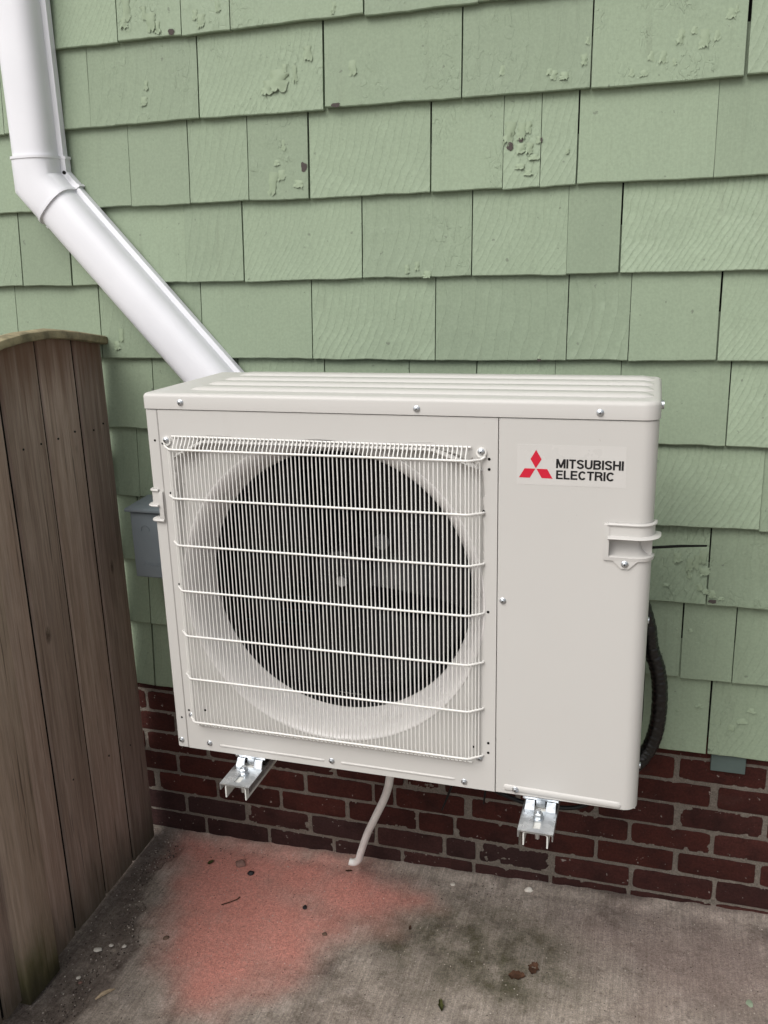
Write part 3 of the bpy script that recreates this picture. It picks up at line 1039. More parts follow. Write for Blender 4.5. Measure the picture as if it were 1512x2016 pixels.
place_text('embossed_lettering', 'MILBANK', M_GREYBOX, dbox, -.358, .215, .10, .011, -.1384, .0014)
v, f = tube([(-.345 + .012 * math.cos(t), -.1388, .317 + .010 * math.sin(t)) for t in np.linspace(-.4, PI + .4, 12)], .0012, 6)
obj('embossed_ring', v, f, M_GREYBOX, dbox, True, 60)

# ------------------------------------------------------------------ heat pump
FY = -.6315
HW, DEP, ZT = .9474, .33, .7285
SEAM1, SEAM2 = .0265, .6850
unit = thing('heat_pump', (HW / 2, FY + DEP / 2, 0), 'beige outdoor heat pump with wire fan grille and red diamond logo', 'heat pump')


def quadgrid(nu, nv, skip=lambda i, j: False):
    f = []
    for j in range(nv - 1):
        for i in range(nu - 1):
            if not skip(i, j):
                a = j * nu + i
                f.append((a, a + 1, a + nu + 1, a + nu))
    return f


# front panel with bell-mouth
CX, CZ = .357, .374
x0, x1, z0, z1 = SEAM1 + .0006, SEAM2 - .0006, .0005, ZT - .0012
angs = set(np.linspace(0, 2 * PI, 145)[:-1].round(6))
for (x, z) in ((x0, z0), (x1, z0), (x1, z1), (x0, z1)):
    angs.add(round(math.atan2(z - CZ, x - CX) % (2 * PI), 6))
angs = sorted(angs)


def edge_r(t, x0=x0, x1=x1, z0=z0, z1=z1):
    c, s = math.cos(t), math.sin(t)
    r = 1e9
    if c > 1e-9: r = min(r, (x1 - CX) / c)
    if c < -1e-9: r = min(r, (x0 - CX) / c)
    if s > 1e-9: r = min(r, (z1 - CZ) / s)
    if s < -1e-9: r = min(r, (z0 - CZ) / s)
    return r


def pocket(x, z):
    lim = np.interp(x, [.052, .058, .116, .572, .655, .662], [.40, .640, .666, .668, .637, .40])
    return .015 * float(sm(.24, .63, z)) * float(sm(-.001, .0015, lim - z)) * float(sm(.046, .062, x)) * float(sm(.665, .648, x))


bell = [(.304, 0.0), (.3020, .0006), (.2995, .0026), (.2955, .0075), (.291, .015), (.286, .025), (.281, .037), (.276, .050), (.272, .062), (.2695, .072)]
v, f = [], []
rings = []
NA = len(angs)
fr = [1.0, 1.0, .9975] + list(np.linspace(.99, .03, 16)) + [0.0]
for q, k in enumerate(fr):
    ring = []
    for t in angs:
        re = edge_r(t); r = bell[0][0] + (re - bell[0][0]) * k
        x, z = CX + r * math.cos(t), CZ + r * math.sin(t)
        if r < .3045: z = min(z, .6660)
        y = FY + pocket(x, z)
        if q == 0: y = FY + .012
        if q == 1: y = FY + .0012
        ring.append((x, y, z))
    rings.append(ring)
brings = []
for (r, d) in [(.3075, .0), (.3065, -.0012), (.3050, -.0014)] + bell[1:]:
    brings.append([(CX + r * math.cos(t), FY + d + pocket(CX + r * math.cos(t), CZ + r * math.sin(t)) * max(0, 1 - d / .03), min(CZ + r * math.sin(t), .6658 - .05 * max(0, d))) for t in angs])
for r in rings: v += r
for j in range(len(rings) - 1):
    for i in range(NA):
        i2 = (i + 1) % NA
        f.append((j * NA + i, (j + 1) * NA + i, (j + 1) * NA + i2, j * NA + i2))
front = obj('front_panel', v, f, M_CAB, unit, True, 40)
v, f = [], []
for r in brings: v += r
for j in range(len(brings) - 1):
    for i in range(NA):
        i2 = (i + 1) % NA
        f.append((j * NA + i, (j + 1) * NA + i, (j + 1) * NA + i2, j * NA + i2))
obj('bell_mouth', v, f, M_BELL, unit, True, 50)


def ridge(name, path, w, h, parent, n=7):
    """low rounded bead along a path on the front face (x, z)"""
    v, f = [], []
    P = [Vector((a[0], 0, a[1])) for a in path]
    for i, q in enumerate(P):
        d = (P[min(i + 1, len(P) - 1)] - P[max(i - 1, 0)]).normalized()
        nrm = Vector((-d.z, 0, d.x))
        k = .25 if i in (0, len(P) - 1) else 1
        for j in range(n):
            t = PI * j / (n - 1)
            off = -math.cos(t) * w / 2 * (k if k < 1 else 1)
            v.append((q.x + nrm.x * off, FY + .0012 - (h + .0012) * math.sin(t) * k, q.z + nrm.z * off))
    f = quadgrid(n, len(P))
    return obj(name, v, f, M_CAB, parent, True, 50)


def line(a, b, n=6): return [(a[0] + (b[0] - a[0]) * i / n, a[1] + (b[1] - a[1]) * i / n) for i in range(n + 1)]


ridge('drip_bead', line((.053, .634), (.116, .6655), 5)[:-1] + [(.122, .6672)] + line((.135, .6675), (.555, .6685), 12) + [(.570, .6675)] + line((.580, .664), (.658, .634), 5), .009, .0075, front)
for xa, xb in ((.099, .337), (.3695, .6075)):
    ridge('stamped_bead', [(xa, .0165), (xa + .004, .0165)] + line((xa + .01, .0165), (xb - .01, .0165), 8) + [(xb - .004, .0165), (xb, .0165)], .0062, .0022, front)
for xa, xb in ((.130, .178), (.528, .569)):
    ridge('stamped_tab', [(xa - .003, .6765)] + line((xa, .681), (xb, .681), 4) + [(xb + .006, .6765)], .0014, .0007, front)


def corner_path(xa, R, side, ny=6):
    """points (x, y) along the front from xa, round the corner, back along the side; offset by o"""
    pass


def path_pt(u, o, side):
    """u<=0: along the front before the corner arc (metres); 0..1 the arc; >1: down the side (u-1 metres). o = outward offset"""
    if side == 'right':
        R = .026; cx, cy = HW - R, FY + R
        if u <= 0: return (cx + u, FY - o)
        if u <= 1:
            t = u * PI / 2
            return (cx + (R + o) * math.sin(t), cy - (R + o) * math.cos(t))
        return (HW + o, cy + (u - 1))
    R = .006; cx, cy = R, FY + R
    if u <= 0: return (cx - u, FY - o)
    if u <= 1:
        t = u * PI / 2
        return (cx - (R + o) * math.sin(t), cy - (R + o) * math.cos(t))
    return (-o, cy + (u - 1))


def strip(us, prof, side, close=True):
    """sweep profile [(offset, z)] along the path positions"""
    v, f = [], []
    m = len(prof)
    for u in us:
        for (o, z) in prof:
            x, y = path_pt(u, o, side)
            v.append((x, y, z))
    for i in range(len(us) - 1):
        for q in range(m if close else m - 1):
            q2 = (q + 1) % m
            f.append((i * m + q, (i + 1) * m + q, (i + 1) * m + q2, i * m + q2))
    if close:
        f.append(tuple(range(m))); f.append(tuple((len(us) - 1) * m + q for q in reversed(range(m))))
    if side == 'left': f = [tuple(reversed(a)) for a in f]
    return v, f


ARC = [.12, .25, .38, .5, .62, .75, .88, 1.0]
# right service panel, cut out behind the grip
cxr = HW - .026
ur = [SEAM2 + .0006 - cxr, SEAM2 + .002 - cxr, .72 - cxr, .80 - cxr, .876 - cxr, .90 - cxr, 0] + ARC + [1.012, 1.10, 1 + DEP - .026]
zr = [.0005, .002, .4925, .5270, ZT - .0026, ZT - .0012]
v = []
for z in zr:
    for u in ur:
        o_ = -.0014 if (u == ur[0] or z in (zr[0], zr[-1])) else 0
        x, y = path_pt(u, o_, 'right'); v.append((x, y, z))
i0, i1 = ur.index(.876 - cxr), ur.index(.88)
f = quadgrid(len(ur), len(zr), lambda i, j: j == 2 and i0 <= i < i1)
k = len(v)
v += [(SEAM2 + .0006, FY + .012, z) for z in zr]
for j in range(len(zr) - 1): f.append((k + j, j * len(ur), (j + 1) * len(ur), k + j + 1))
panel_r = obj('service_panel', v, f, M_CAB, unit, True, 30)
ridge('stamped_bead', [(.7005, .0143), (.7035, .0143)] + line((.709, .0142), (.910, .0098), 10) + [(.9165, .0096), (.920, .0096)], .0145, .0030, panel_r, 9)

# right grip
hr = thing_r = None
UG = [.876 - cxr, .90 - cxr, 0] + ARC[:-1]
UO = [.8685 - cxr, .872 - cxr, .876 - cxr, .90 - cxr, 0] + ARC + [1.006]
mb = MB()
mb.add(*strip(UO, [(-.001, .5275), (.0035, .5275), (.0035, .5500), (-.001, .5500)], 'right'))                 # band
mb.add(*strip([.8725 - cxr, .876 - cxr] + UO[3:] + [1.008], [(.002, .5485), (.0062, .5492), (.0068, .5510), (.0055, .5530), (.001, .5535)], 'right'))
mb.add(*strip([.874 - cxr] + UG[1:] + [1.0, 1.016], [(.001, .5255), (.0120, .5262), (.0138, .5278), (.0120, .5296), (.002, .5310)], 'right'))   # lip
mb.add(*strip(UO, [(-.001, .4865), (.0035, .4865), (.0042, .4925), (.000, .4945), (-.001, .4935)], 'right'))     # lower edge
mb.add(*strip([.8675 - cxr, .8695 - cxr, .874 - cxr, .8765 - cxr], [(-.001, .4875), (.0038, .4885), (.0048, .500), (.0048, .540), (.0042, .5500), (-.001, .5520)], 'right'))    # left stile
# tab with the screw
tabp = [(.882, .4880), (.898, .4725), (.9105, .4725), (.926, .4880)]
v = [(x, FY + .001, z) for x, z in tabp] + [(x, FY - .0034, z) for x, z in tabp]
mb.add(v, [(4, 5, 6, 7), (0, 4, 7, 3), (1, 5, 4, 0), (2, 6, 5, 1), (3, 7, 6, 2)])
# hollow
pk = [(.0, .4930), (-.008, .4945), (-.016, .502), (-.020, .513), (-.020, .5270), (.0, .5270)]
mb.add(*strip(UG, pk, 'right', False))
for ug in (UG[0], UG[-1]):
    mb.add([(*path_pt(ug, o_, 'right'), z) for o_, z in pk], [tuple(range(len(pk)))])
handle_r = mb.build('grip', M_CAB, unit, True, 40)

# left corner panel, cut out behind its grip
ul = [-(SEAM1 - .0006 - .006), -(SEAM1 - .002 - .006), -(.0150 - .006), 0, .25, .5, .75, 1.0, 1.014, 1.034, 1 + DEP - .006]
zl = [.0005, .002, .5120, .5365, ZT - .0026, ZT - .0012]
v = []
for z in zl:
    for u in ul:
        o_ = -.0014 if (u == ul[0] or z in (zl[0], zl[-1])) else 0
        x, y = path_pt(u, o_, 'left'); v.append((x, y, z))
f = [tuple(reversed(a)) for a in quadgrid(len(ul), len(zl), lambda i, j: j == 2 and 2 <= i < 9)]
k = len(v)
v += [(SEAM1 - .0006, FY + .012, z) for z in zl]
for j in range(len(zl) - 1): f.append((j * len(ul), k + j, k + j + 1, (j + 1) * len(ul)))
obj('corner_panel', v, f, M_CAB, unit, True, 30)
mb = MB()
UL = [-(.0150 - .006), -.003, 0, .25, .5, .75, 1.0, 1.014, 1.03]
UW = [-(.0235 - .006)] + UL
mb.add(*strip(UW, [(-.001, .5365), (.0034, .5365), (.0034, .5655), (-.001, .5655)], 'left'))
mb.add(*strip(UW[1:], [(.002, .5655), (.006, .5660), (.0066, .5678), (.0055, .5696), (.001, .5700)], 'left'))
mb.add(*strip(UL, [(.001, .5350), (.0105, .5356), (.0120, .5372), (.0105, .5390), (.002, .5402)], 'left'))
mb.add(*strip([-(.0240 - .006), -(.0215 - .006), -(.0165 - .006), -(.0145 - .006)], [(-.001, .5060), (.0040, .5070), (.0052, .5120), (.0052, .5560), (.0040, .5640), (-.001, .5650)], 'left'))
mb.add(*strip([-(.0230 - .006)] + UL[:-1], [(-.004, .5040), (.006, .5040), (.0075, .5062), (.0060, .5090), (-.004, .5125)], 'left'))
handle_l = mb.build('grip', M_CAB, unit, True, 40)

# lid


def round_rect(x0, x1, y0, y1, radii, n=8):
    """radii: front-left, front-right, back-right, back-left (front is y0)"""
    P = []
    for (cx, cy, r, a0) in ((x0 + radii[0], y0 + radii[0], radii[0], PI), (x1 - radii[1], y0 + radii[1], radii[1], 1.5 * PI), (x1 - radii[2], y1 - radii[2], radii[2], 0), (x0 + radii[3], y1 - radii[3], radii[3], .5 * PI)):
        for i in range(n + 1):
            t = a0 + PI / 2 * i / n
            P.append((cx + r * math.cos(t), cy + r * math.sin(t)))
    return P


LZ0, LZ1 = ZT - .0002, .7595
loops = [(.0015, LZ0 - .0), (0, LZ0 + .0008), (0, LZ1 - .008), (.0008, LZ1 - .005), (.0028, LZ1 - .0022), (.0058, LZ1 - .0005), (.011, LZ1)]
v, f = [], []
for (s, z) in loops:
    rr = [max(.001, .008 - s), max(.002, .028 - s), max(.001, .02 - s), max(.001, .008 - s)]
    for (x, y) in round_rect(-.0018 + s, HW + .0018 - s, FY - .0022 + s, FY + DEP + .002 - s, rr): v.append((x, y, z))
m = len(v) // len(loops)
for j in range(len(loops) - 1):
    for i in range(m):
        i2 = (i + 1) % m
        f.append((j * m + i, j * m + i2, (j + 1) * m + i2, (j + 1) * m + i))
f.append(tuple((len(loops) - 1) * m + i for i in range(m)))
f.append(tuple(reversed(range(m))))
lid = obj('lid', v, f, M_CAB, unit, True, 28)
for yc in (-.5660, -.4930, -.4200, -.3500):
    v, f = [], []
    hw = .0235
    xa, xb = .085, .928
    pr = [(-hw, -.0008), (-hw + .0035, .0028), (-hw + .0075, .0050), (hw - .0075, .0050), (hw - .0035, .0028), (hw, -.0008)]
    for x, k in ((xa - .012, 0), (xa, .8), (xa + .010, 1), (.3, 1), (.6, 1), (xb - .014, 1), (xb - .003, .8), (xb + .008, 0)):
        for (dy, dz) in pr: v.append((x, yc + dy * (.55 + .45 * k), LZ1 + (dz * k if dz > 0 else dz)))
    f = [tuple(reversed(a)) for a in quadgrid(len(pr), 8)]
    obj('lid_rib', v, f, M_CAB, lid, True, 50)

# small print along the right half of the lid between the ribs
b = MB()
for yy, xs_ in ((-.4555, .44), (-.4640, .40), (-.3840, .60)):
    x = xs_
    while x < .91:
        w = rnd.uniform(.003, .011)
        b.box(x, x + w, yy - .0016, yy + .0016, LZ1 - .0002, LZ1 + .00025)
        x += w + rnd.uniform(.001, .004)
o = b.build('lid_print', plain('grey_print', (.33, .31, .28), .6, 0, .3), lid); o['kind'] = 'stuff'

# shell behind: side/back, base
MB().box(.002, HW - .002, FY + DEP - .004, FY + DEP - .001, .001, ZT - .001).build('back_panel', M_COIL, unit)
MB().box(.003, HW - .003, FY + .0135, FY + DEP - .006, -.0008, .0045).build('base_pan', M_CAB, unit)
MB().box(SEAM2 - .012, SEAM2 - .004, FY + .03, FY + DEP - .01, .006, ZT - .004).build('partition', M_DARK, unit)
# shroud ring behind the bell-mouth and dark lining
v, f = [], []
for (r, d) in ((.2693, .070), (.2693, .125)):
    v += [(CX + r * math.cos(t), FY + d, CZ + r * math.sin(t)) for t in angs]
for i in range(NA):
    i2 = (i + 1) % NA
    f.append((i, NA + i, NA + i2, i2))
obj('shroud', v, f, M_FAN, unit, True)
b = MB()
b.box(.008, SEAM2 - .013, FY + DEP - .020, FY + DEP - .016, .008, ZT - .004)
b.build('coil', M_COIL, unit)
b = MB()
b.box(.006, .0075, FY + .04, FY + DEP - .006, .006, ZT - .003)
b.box(.008, SEAM2 - .013, FY + .02, FY + DEP - .006, ZT - .0035, ZT - .0025)
b.build('lining', M_DARK, unit)
b = MB()
for i in range(9):
    z = .17 + .035 * i
    b.box(.03, .20, FY + DEP - .0225, FY + DEP - .0203, z, z + .0025)
o = b.build('coil_tube', plain('dull_blue_metal', (.05, .09, .12), .4, .6), unit); o['kind'] = 'stuff'
# fan
fan = None
FD = FY + .118
v, f = tube([(CX, FD - .035, CZ), (CX, FD - .030, CZ), (CX, FD + .03, CZ)], .062, 40, True, lambda i, r: r * (.86 if i == 0 else 1))
fan = obj('fan', v, f, M_FAN, unit, True, 40)
for k in range(3):
    a0 = 2 * PI * k / 3 + .5
    v = []
    nr, na = 8, 10
    for j in range(na):
        for i in range(nr):
            r = .058 + (.258 - .058) * i / (nr - 1)
            s = j / (na - 1)
            spread = .62 + .55 * (i / (nr - 1))
            t = a0 + (s - .5) * spread * 1.7 + .35 * (i / (nr - 1))
            d = (s - .5) * .075 * (1 - .25 * i / (nr - 1)) + .006 * math.sin(s * PI)
            v.append((CX + r * math.cos(t), FD + d, CZ + r * math.sin(t)))
    f = quadgrid(nr, na)
    n0 = len(v)
    v += [(a, y + .003, z) for a, y, z in v]
    f += [tuple(reversed([q + n0 for q in a])) for a in f]
    obj('fan_blade', v, f, M_FAN, fan, True, 60)
v, f = tube([(CX + .004, FD - .045, CZ + .004), (CX + .004, FD - .036, CZ + .004)], .0120, 6)
obj('hub_nut', v, f, M_ZINC, fan)
v, f = tube([(CX + .083, FD - .024, CZ + .085), (CX + .083, FD - .021, CZ + .085)], .016, 16)
obj('balance_sticker', v, f, plain('grey_sticker', (.050, .053, .057), .4), fan)
MB().box(CX - .04, CX + .04, FD + .035, FD + .12, CZ - .05, CZ + .05, .01).build('motor', M_DARK, unit)
MB().box(CX - .02, CX + .02, FD + .125, FD + .14, .006, ZT - .006).build('motor_mount', M_DARK, unit)

# wire grille
grille = obj('grille', *tube([(.055, FY - .0042, .6770), (.638, FY - .0042, .6755)], .0019, 6), M_WIRE, unit, True, 60)
GX0, GX1 = .0595, .6355          # bends
GA0, GA1 = .0400, .6605          # anchors
GD = .0225
ZW = [.6548, .5585, .4635, .3685, .2715, .1765, .0775]
for i, z in enumerate(ZW):
    lo = .0035 if i else .0045
    p = [(GA0 + .0005, FY + .004, z), (GA0, FY - .003, z), (GA0 + .003, FY - .0055, z), (GX0 - .002, FY - GD + .0015, z), (GX0 + .003, FY - GD, z),
         (GX1 - .003, FY - GD, z), (GX1 + .003, FY - GD + .0015, z), (GA1 - .004, FY - .0065, z), (GA1, FY - .004, z), (GA1 + .0005, FY + .004, z)]
    if i == 0:
        p[0] = (.0405, FY - .0030, z + .010); p[1] = (.0385, FY - .0035, z + .004); p[-1] = (.6610, FY - .0030, z + .010); p[-2] = (.6625, FY - .0038, z + .004)
    obj('cross_wire', *tube(p, .0022, 8), M_WIRE, grille, True, 60)
obj('cross_wire', *tube([(.055, FY - .0030, .0605), (.641, FY - .0030, .0600)], .0014, 6), M_WIRE, grille, True, 60)
nw = 71
vs0 = None
for i in range(nw):
    x = .0640 + (.6310 - .0640) * i / (nw - 1) + rnd.uniform(-.0003, .0003)
    d = GD - .0031
    p = [(x, FY - .0042 - .0018, .6782), (x, FY - .0075, .6740), (x, FY - .0130, .6655), (x, FY - d + .0015, .6600), (x, FY - d, .6530), (x, FY - d, .0840),
         (x, FY - d + .0012, .0760), (x, FY - .0120, .0680), (x, FY - .0060, .0610), (x, FY - .0035, .0592)]
    obj('vertical_wire', *tube(p, .00128, 6), M_WIRE, grille, True, 60)
for x, k in ((.0470, .25), (.0530, .62), (.0583, .93), (.6375, .93), (.6430, .66), (.6485, .42), (.6540, .18)):
    d = .0050 + (GD - .0050) * k - .002
    obj('vertical_wire', *tube([(x, FY - d, .6560), (x, FY - d, .0770)], .00128, 6), M_WIRE, grille, True, 60)

# screws: washer head, hex dome, cross slot
SCREW = []


def screw_mesh():
    v, f = [], []
    n = 14
    prof = [(.0062, .0), (.0062, .0010), (.0056, .0016), (.0042, .0018), (.0038, .0040), (.0028, .0046)]
    for r, d in prof:
        v += [(r * math.cos(2 * PI * k / n), -d, r * math.sin(2 * PI * k / n)) for k in range(n)]
    for j in range(len(prof) - 1):
        for k in range(n):
            f.append((j * n + k, j * n + (k + 1) % n, (j + 1) * n + (k + 1) % n, (j + 1) * n + k))
    f.append(tuple((len(prof) - 1) * n + k for k in range(n)))
    return mesh('screw', v, f, True, 40)


def slot_mesh():
    b = MB().box(-.0022, .0022, -.0048, -.0040, -.0005, .0005).box(-.0005, .0005, -.0049, -.0040, -.0022, .0022)
    return mesh('cross_slot', b.v, b.f)


SC, SL = screw_mesh(), slot_mesh()
SC.materials.append(M_ZINC); SL.materials.append(M_BLACK)
for x, z, y in [(.0109, .0172, FY), (.0772, .0183, FY), (.3513, .0174, FY), (.6247, .0132, FY), (.7243, .0135, FY - .0028), (.6958, .3949, FY), (.9041, .4811, FY - .0034),
                (.0798, .7420, FY - .0022), (.5416, .7400, FY - .0022), (.8533, .7400, FY - .0022), (.0430, .6690, FY - .0040), (.6560, .6680, FY - .0040), (.6545, .0690, FY), (.0400, .0790, FY)]:
    s = put('screw', SC, None, unit, (x, y, z))
    t = put('cross_slot', SL, None, s, (x, y, z))
    t.rotation_euler = (0, rnd.uniform(0, 1.5), 0)
for x, z in ((.0430, .6672), (.6560, .6662)):      # eyelets of the grille under its two top screws
    v, f = tube([(x, FY + .001, z), (x, FY - .0036, z)], .0092, 18)
    obj('eyelet', v, f, M_WIRE, grille, True, 40)
for y, z in ((-.585, .757), ):
    v, f = tube([(HW, y, .748), (HW + .006, y, .748)], .0075, 14); obj('side_screw', v, f, M_ZINC, unit, True, 40)
for z in (.345, .045):
    v, f = tube([(HW - .001, FY + .09, z), (HW + .003, FY + .09, z)], .006, 14); obj('side_screw', v, f, M_ZINC, unit, True, 40)
# punched holes with a pale rim
for x, z in [(.0163, .667), (.0323, .6615), (.6692, .6547), (.6693, .6367), (.6692, .3708), (.6712, .1039), (.6712, .0833), (.0162, .0711), (.0348, .0902), (.0733, .0952), (.6420, .092), (.6602, .5600), (.0400, .5630), (.0400, .373)]:
    v, f = tube([(x, FY + .002, z), (x, FY - .0004, z)], .0026 if x > .05 else .0023, 12)
    obj('punched_hole', v, f, M_FLANGE, unit)

# label and logo
lb = [(.7178, .6826), (.8976, .6841), (.8998, .6139), (.7175, .6130)]
v = [(x, FY + .0005, z) for x, z in lb] + [(x, FY - .0003, z) for x, z in lb]
label = obj('label', v, [(4, 7, 6, 5), (0, 4, 5, 1), (1, 5, 6, 2), (2, 6, 7, 3), (3, 7, 4, 0)], M_LABEL, unit)
for q in ([(.7497, .6741), (.7592, .6580), (.7498, .6421), (.7404, .6580)], [(.7306, .6413), (.7490, .6413), (.7398, .6251), (.7212, .6251)], [(.7508, .6413), (.7690, .6413), (.7784, .6251), (.7600, .6251)]):
    v = [(x, FY, z) for x, z in q] + [(x, FY - .0006, z) for x, z in q]
    obj('red_diamond', v, [(4, 7, 6, 5), (0, 4, 5, 1), (1, 5, 6, 2), (2, 6, 7, 3), (3, 7, 4, 0)], M_RED, label)
def arc(cx, cy, rx, ry, a0, a1, n=8):
    return [(cx + rx * math.cos(math.radians(a0 + (a1 - a0) * i / n)), cy + ry * math.sin(math.radians(a0 + (a1 - a0) * i / n))) for i in range(n + 1)]


TH = .185
h_ = TH / 2
GLY = {      # letter: (width, strokes along centre lines), cap height 1
 'M': (.86, [[(h_, 0), (h_, 1)], [(.86 - h_, 0), (.86 - h_, 1)], [(h_ + .03, 1), (.43, .06)], [(.43, .06), (.83 - h_, 1)]]),
 'I': (TH, [[(h_, 0), (h_, 1)]]),
 'T': (.62, [[(0, 1 - h_), (.62, 1 - h_)], [(.31, 0), (.31, 1 - TH)]]),
 'U': (.70, [[(h_, 1), (h_, .34)] + arc(.35, .34, .35 - h_, .34 - h_, 180, 360)[1:] + [(.70 - h_, 1)]]),
 'B': (.70, [[(h_, 0), (h_, 1)], [(TH, 1 - h_), (.40, 1 - h_)] + arc(.42, .745, .175, .255 - h_, 90, -90) + [(TH, .52)], [(.40, .52)] + arc(.42, .29, .18, .29 - h_, 80, -90) + [(TH, h_)]]),
 'S': (.66, [arc(.33, .735, .33 - h_, .265 - h_, 12, 190) + [(.14, .64), (.24, .56), (.42, .49), (.53, .41)] + arc(.33, .275, .33 - h_, .275 - h_, 20, -170)]),
 'H': (.70, [[(h_, 0), (h_, 1)], [(.70 - h_, 0), (.70 - h_, 1)], [(TH, .53), (.70 - TH, .53)]]),
 'E': (.62, [[(h_, 0), (h_, 1)], [(TH, 1 - h_), (.61, 1 - h_)], [(TH, .52), (.57, .52)], [(TH, h_), (.62, h_)]]),
 'L': (.56, [[(h_, 0), (h_, 1)], [(TH, h_), (.56, h_)]]),
 'C': (.72, [arc(.37, .5, .37 - h_, .5 - h_, 38, 322, 16)]),
 'R': (.71, [[(h_, 0), (h_, 1)], [(TH, 1 - h_), (.42, 1 - h_)] + arc(.43, .72, .18, .28 - h_, 90, -90) + [(TH, .475)], [(.44, .44), (.58, .34), (.60, .16), (.64, 0)]]),
}


def word(body, gap):
    v, f = [], []
    x = 0
    lay = 0
    for ch in body:
        w, strokes = GLY[ch]
        for st in strokes:
            P = [Vector((a, c)) for a, c in st]
            k = len(v)
            for i, q in enumerate(P):
                d0 = (q - P[i - 1]).normalized() if i else (P[1] - q).normalized()
                d1 = (P[i + 1] - q).normalized() if i < len(P) - 1 else d0
                d = (d0 + d1).normalized()
                nn = Vector((-d.y, d.x)) * (h_ / max(.5, d.dot(d1)))
                for sgn in (1, -1):
                    p_ = q + nn * sgn
                    v.append((x + p_.x, lay, p_.y))
            for i in range(len(P) - 1):
                a = k + 2 * i
                f.append((a, a + 1, a + 3, a + 2))
            lay += 1
        x += w + gap
    return np.array(v, float), f, x - gap


def place_word(body, x0, z0, wid, hei, parent):
    v, f, w = word(body, .065)
    v[:, 0] = x0 + v[:, 0] / w * wid
    v[:, 2] = z0 + np.clip(v[:, 2], 0, 1) * hei
    v[:, 1] = FY - .0005 - v[:, 1] * .000012
    n = len(v)
    back = v.copy(); back[:, 1] = FY - .0002
    sides = []
    for a in f:
        for i in range(4): sides.append((a[i], a[(i + 1) % 4], a[(i + 1) % 4] + n, a[i] + n))
    return obj('lettering', np.vstack([v, back]), f + sides, M_INK, parent)


place_word('MITSUBISHI', .7838, .6437, .1108, .0160, label)
place_word('ELECTRIC', .7842, .6246, .0962, .0155, label)

# ------------------------------------------------------------------ brackets
def bracket(cx, label):
    t = thing('mounting_bracket', (cx, 0, -.055), label, 'bracket', 'brackets carrying the heat pump')
    zt, zb, hw, th, y0, y1 = -.0250, -.0545, .0232, .0026, -.7040, .004
    # channel open downwards
    out = [(-hw, zb), (-hw, zt - .004), (-hw + .004, zt), (hw - .004, zt), (hw, zt - .004), (hw, zb)]
    inn = [(hw - th, zb), (hw - th, zt - .004 - th * .2), (hw - .004 - th * .3, zt - th), (-hw + .004 + th * .3, zt - th), (-hw + th, zt - .004 - th * .2), (-hw + th, zb)]
    pr = out + inn
    v = [(cx + a, y, z) for y in (y0, y1) for a, z in pr]
    m = len(pr)
    f = [(i, (i + 1) % m, m + (i + 1) % m, m + i) for i in range(m)]
    for k in range(5):      # end faces as quads
        f.append((k, m - 1 - k, m - 2 - k, k + 1)); f.append((m + k, m + k + 1, 2 * m - 2 - k, 2 * m - 1 - k))
    obj('arm', v, f, M_STEELW, t, True, 30)
    b = MB().box(cx - .03, cx + .03, -.004, .0035, -.205, -.02, .001)
    b.build('wall_plate', M_STEELW, t)
    # clamp plate: top with a slot, side skirts
    pz = zt + .0008
    b = MB()
    ph = .0300
    sy0, sy1 = -.696, -.672
    b.box(cx - ph, cx - .007, -.708, -.640, pz, pz + .003)
    b.box(cx + .007, cx + ph, -.708, -.640, pz, pz + .003)
    b.box(cx - .007, cx + .007, -.708, sy0, pz, pz + .003)
    b.box(cx - .007, cx + .007, sy1, -.640, pz, pz + .003)
    b.box(cx - ph - .0025, cx - ph, -.7085, -.56, pz - .011, pz + .0032)
    b.box(cx + ph, cx + ph + .0025, -.7085, -.56, pz - .011, pz + .0032)
    clamp = b.build('clamp_plate', M_ZINC, t)
    clamp['kind'] = 'stuff'
    del clamp['kind']
    for a, c in ((-.0290, -.0105), (.0105, .0290)):
        MB().add([(cx + a, -.6405, pz + .003), (cx + c, -.6405, pz + .003), (cx + c, -.6405 + .003, pz), (cx + a, -.6405 + .003, pz),
                  (cx + a + .002, -.6335, -.0062), (cx + c - .0, -.6335, -.0062), (cx + c, -.6305, -.0062), (cx + a + .002, -.6305, -.0062)],
                 [(0, 1, 5, 4), (1, 2, 6, 5), (3, 7, 6, 2), (0, 4, 7, 3), (4, 5, 6, 7)]).build('clamp_tab', M_ZINC, t)
    MB().box(cx - .0085, cx + .0085, -.628, -.622, pz + .003, -.0010).build('foot_tongue', M_ZINC, t)
    MB().box(cx - .034, cx + .034, -.6290, -.56, -.0062, -.0009, .0008).build('foot_flange', M_ZINC, t)
    MB().box(cx - .030, cx + .030, -.62, -.345, pz, -.0066, .001).build('rubber_pad', M_BLACK, t)
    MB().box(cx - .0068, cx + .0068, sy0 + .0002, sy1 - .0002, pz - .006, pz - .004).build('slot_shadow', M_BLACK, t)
    yb = -.6600
    obj('washer', *tube([(cx, yb, pz + .003), (cx, yb, pz + .0048)], .0108, 18), M_ZINC, t, True, 40)
    obj('bolt_head', *tube([(cx, yb, pz + .0048), (cx, yb, pz + .0125), (cx, yb, pz + .0138)], .0088, 6, True, lambda i, r: r * (.86 if i == 2 else 1)), M_ZINC, t)
    obj('bolt_shank', *tube([(cx, yb, pz + .0135), (cx, yb, pz + .0185)], .0046, 12), M_ZINC, t, True, 40)
    obj('bolt_thread', *tube([(cx, yb - .012, pz - .001), (cx, yb - .012, pz - .034)], .0042, 10), M_ZINC, t, True, 40)
    return t


bracket(.168, 'galvanised bracket under the fan side of the heat pump, arm seen at an angle')
bracket(.772, 'galvanised bracket under the logo side of the heat pump, arm seen end on')

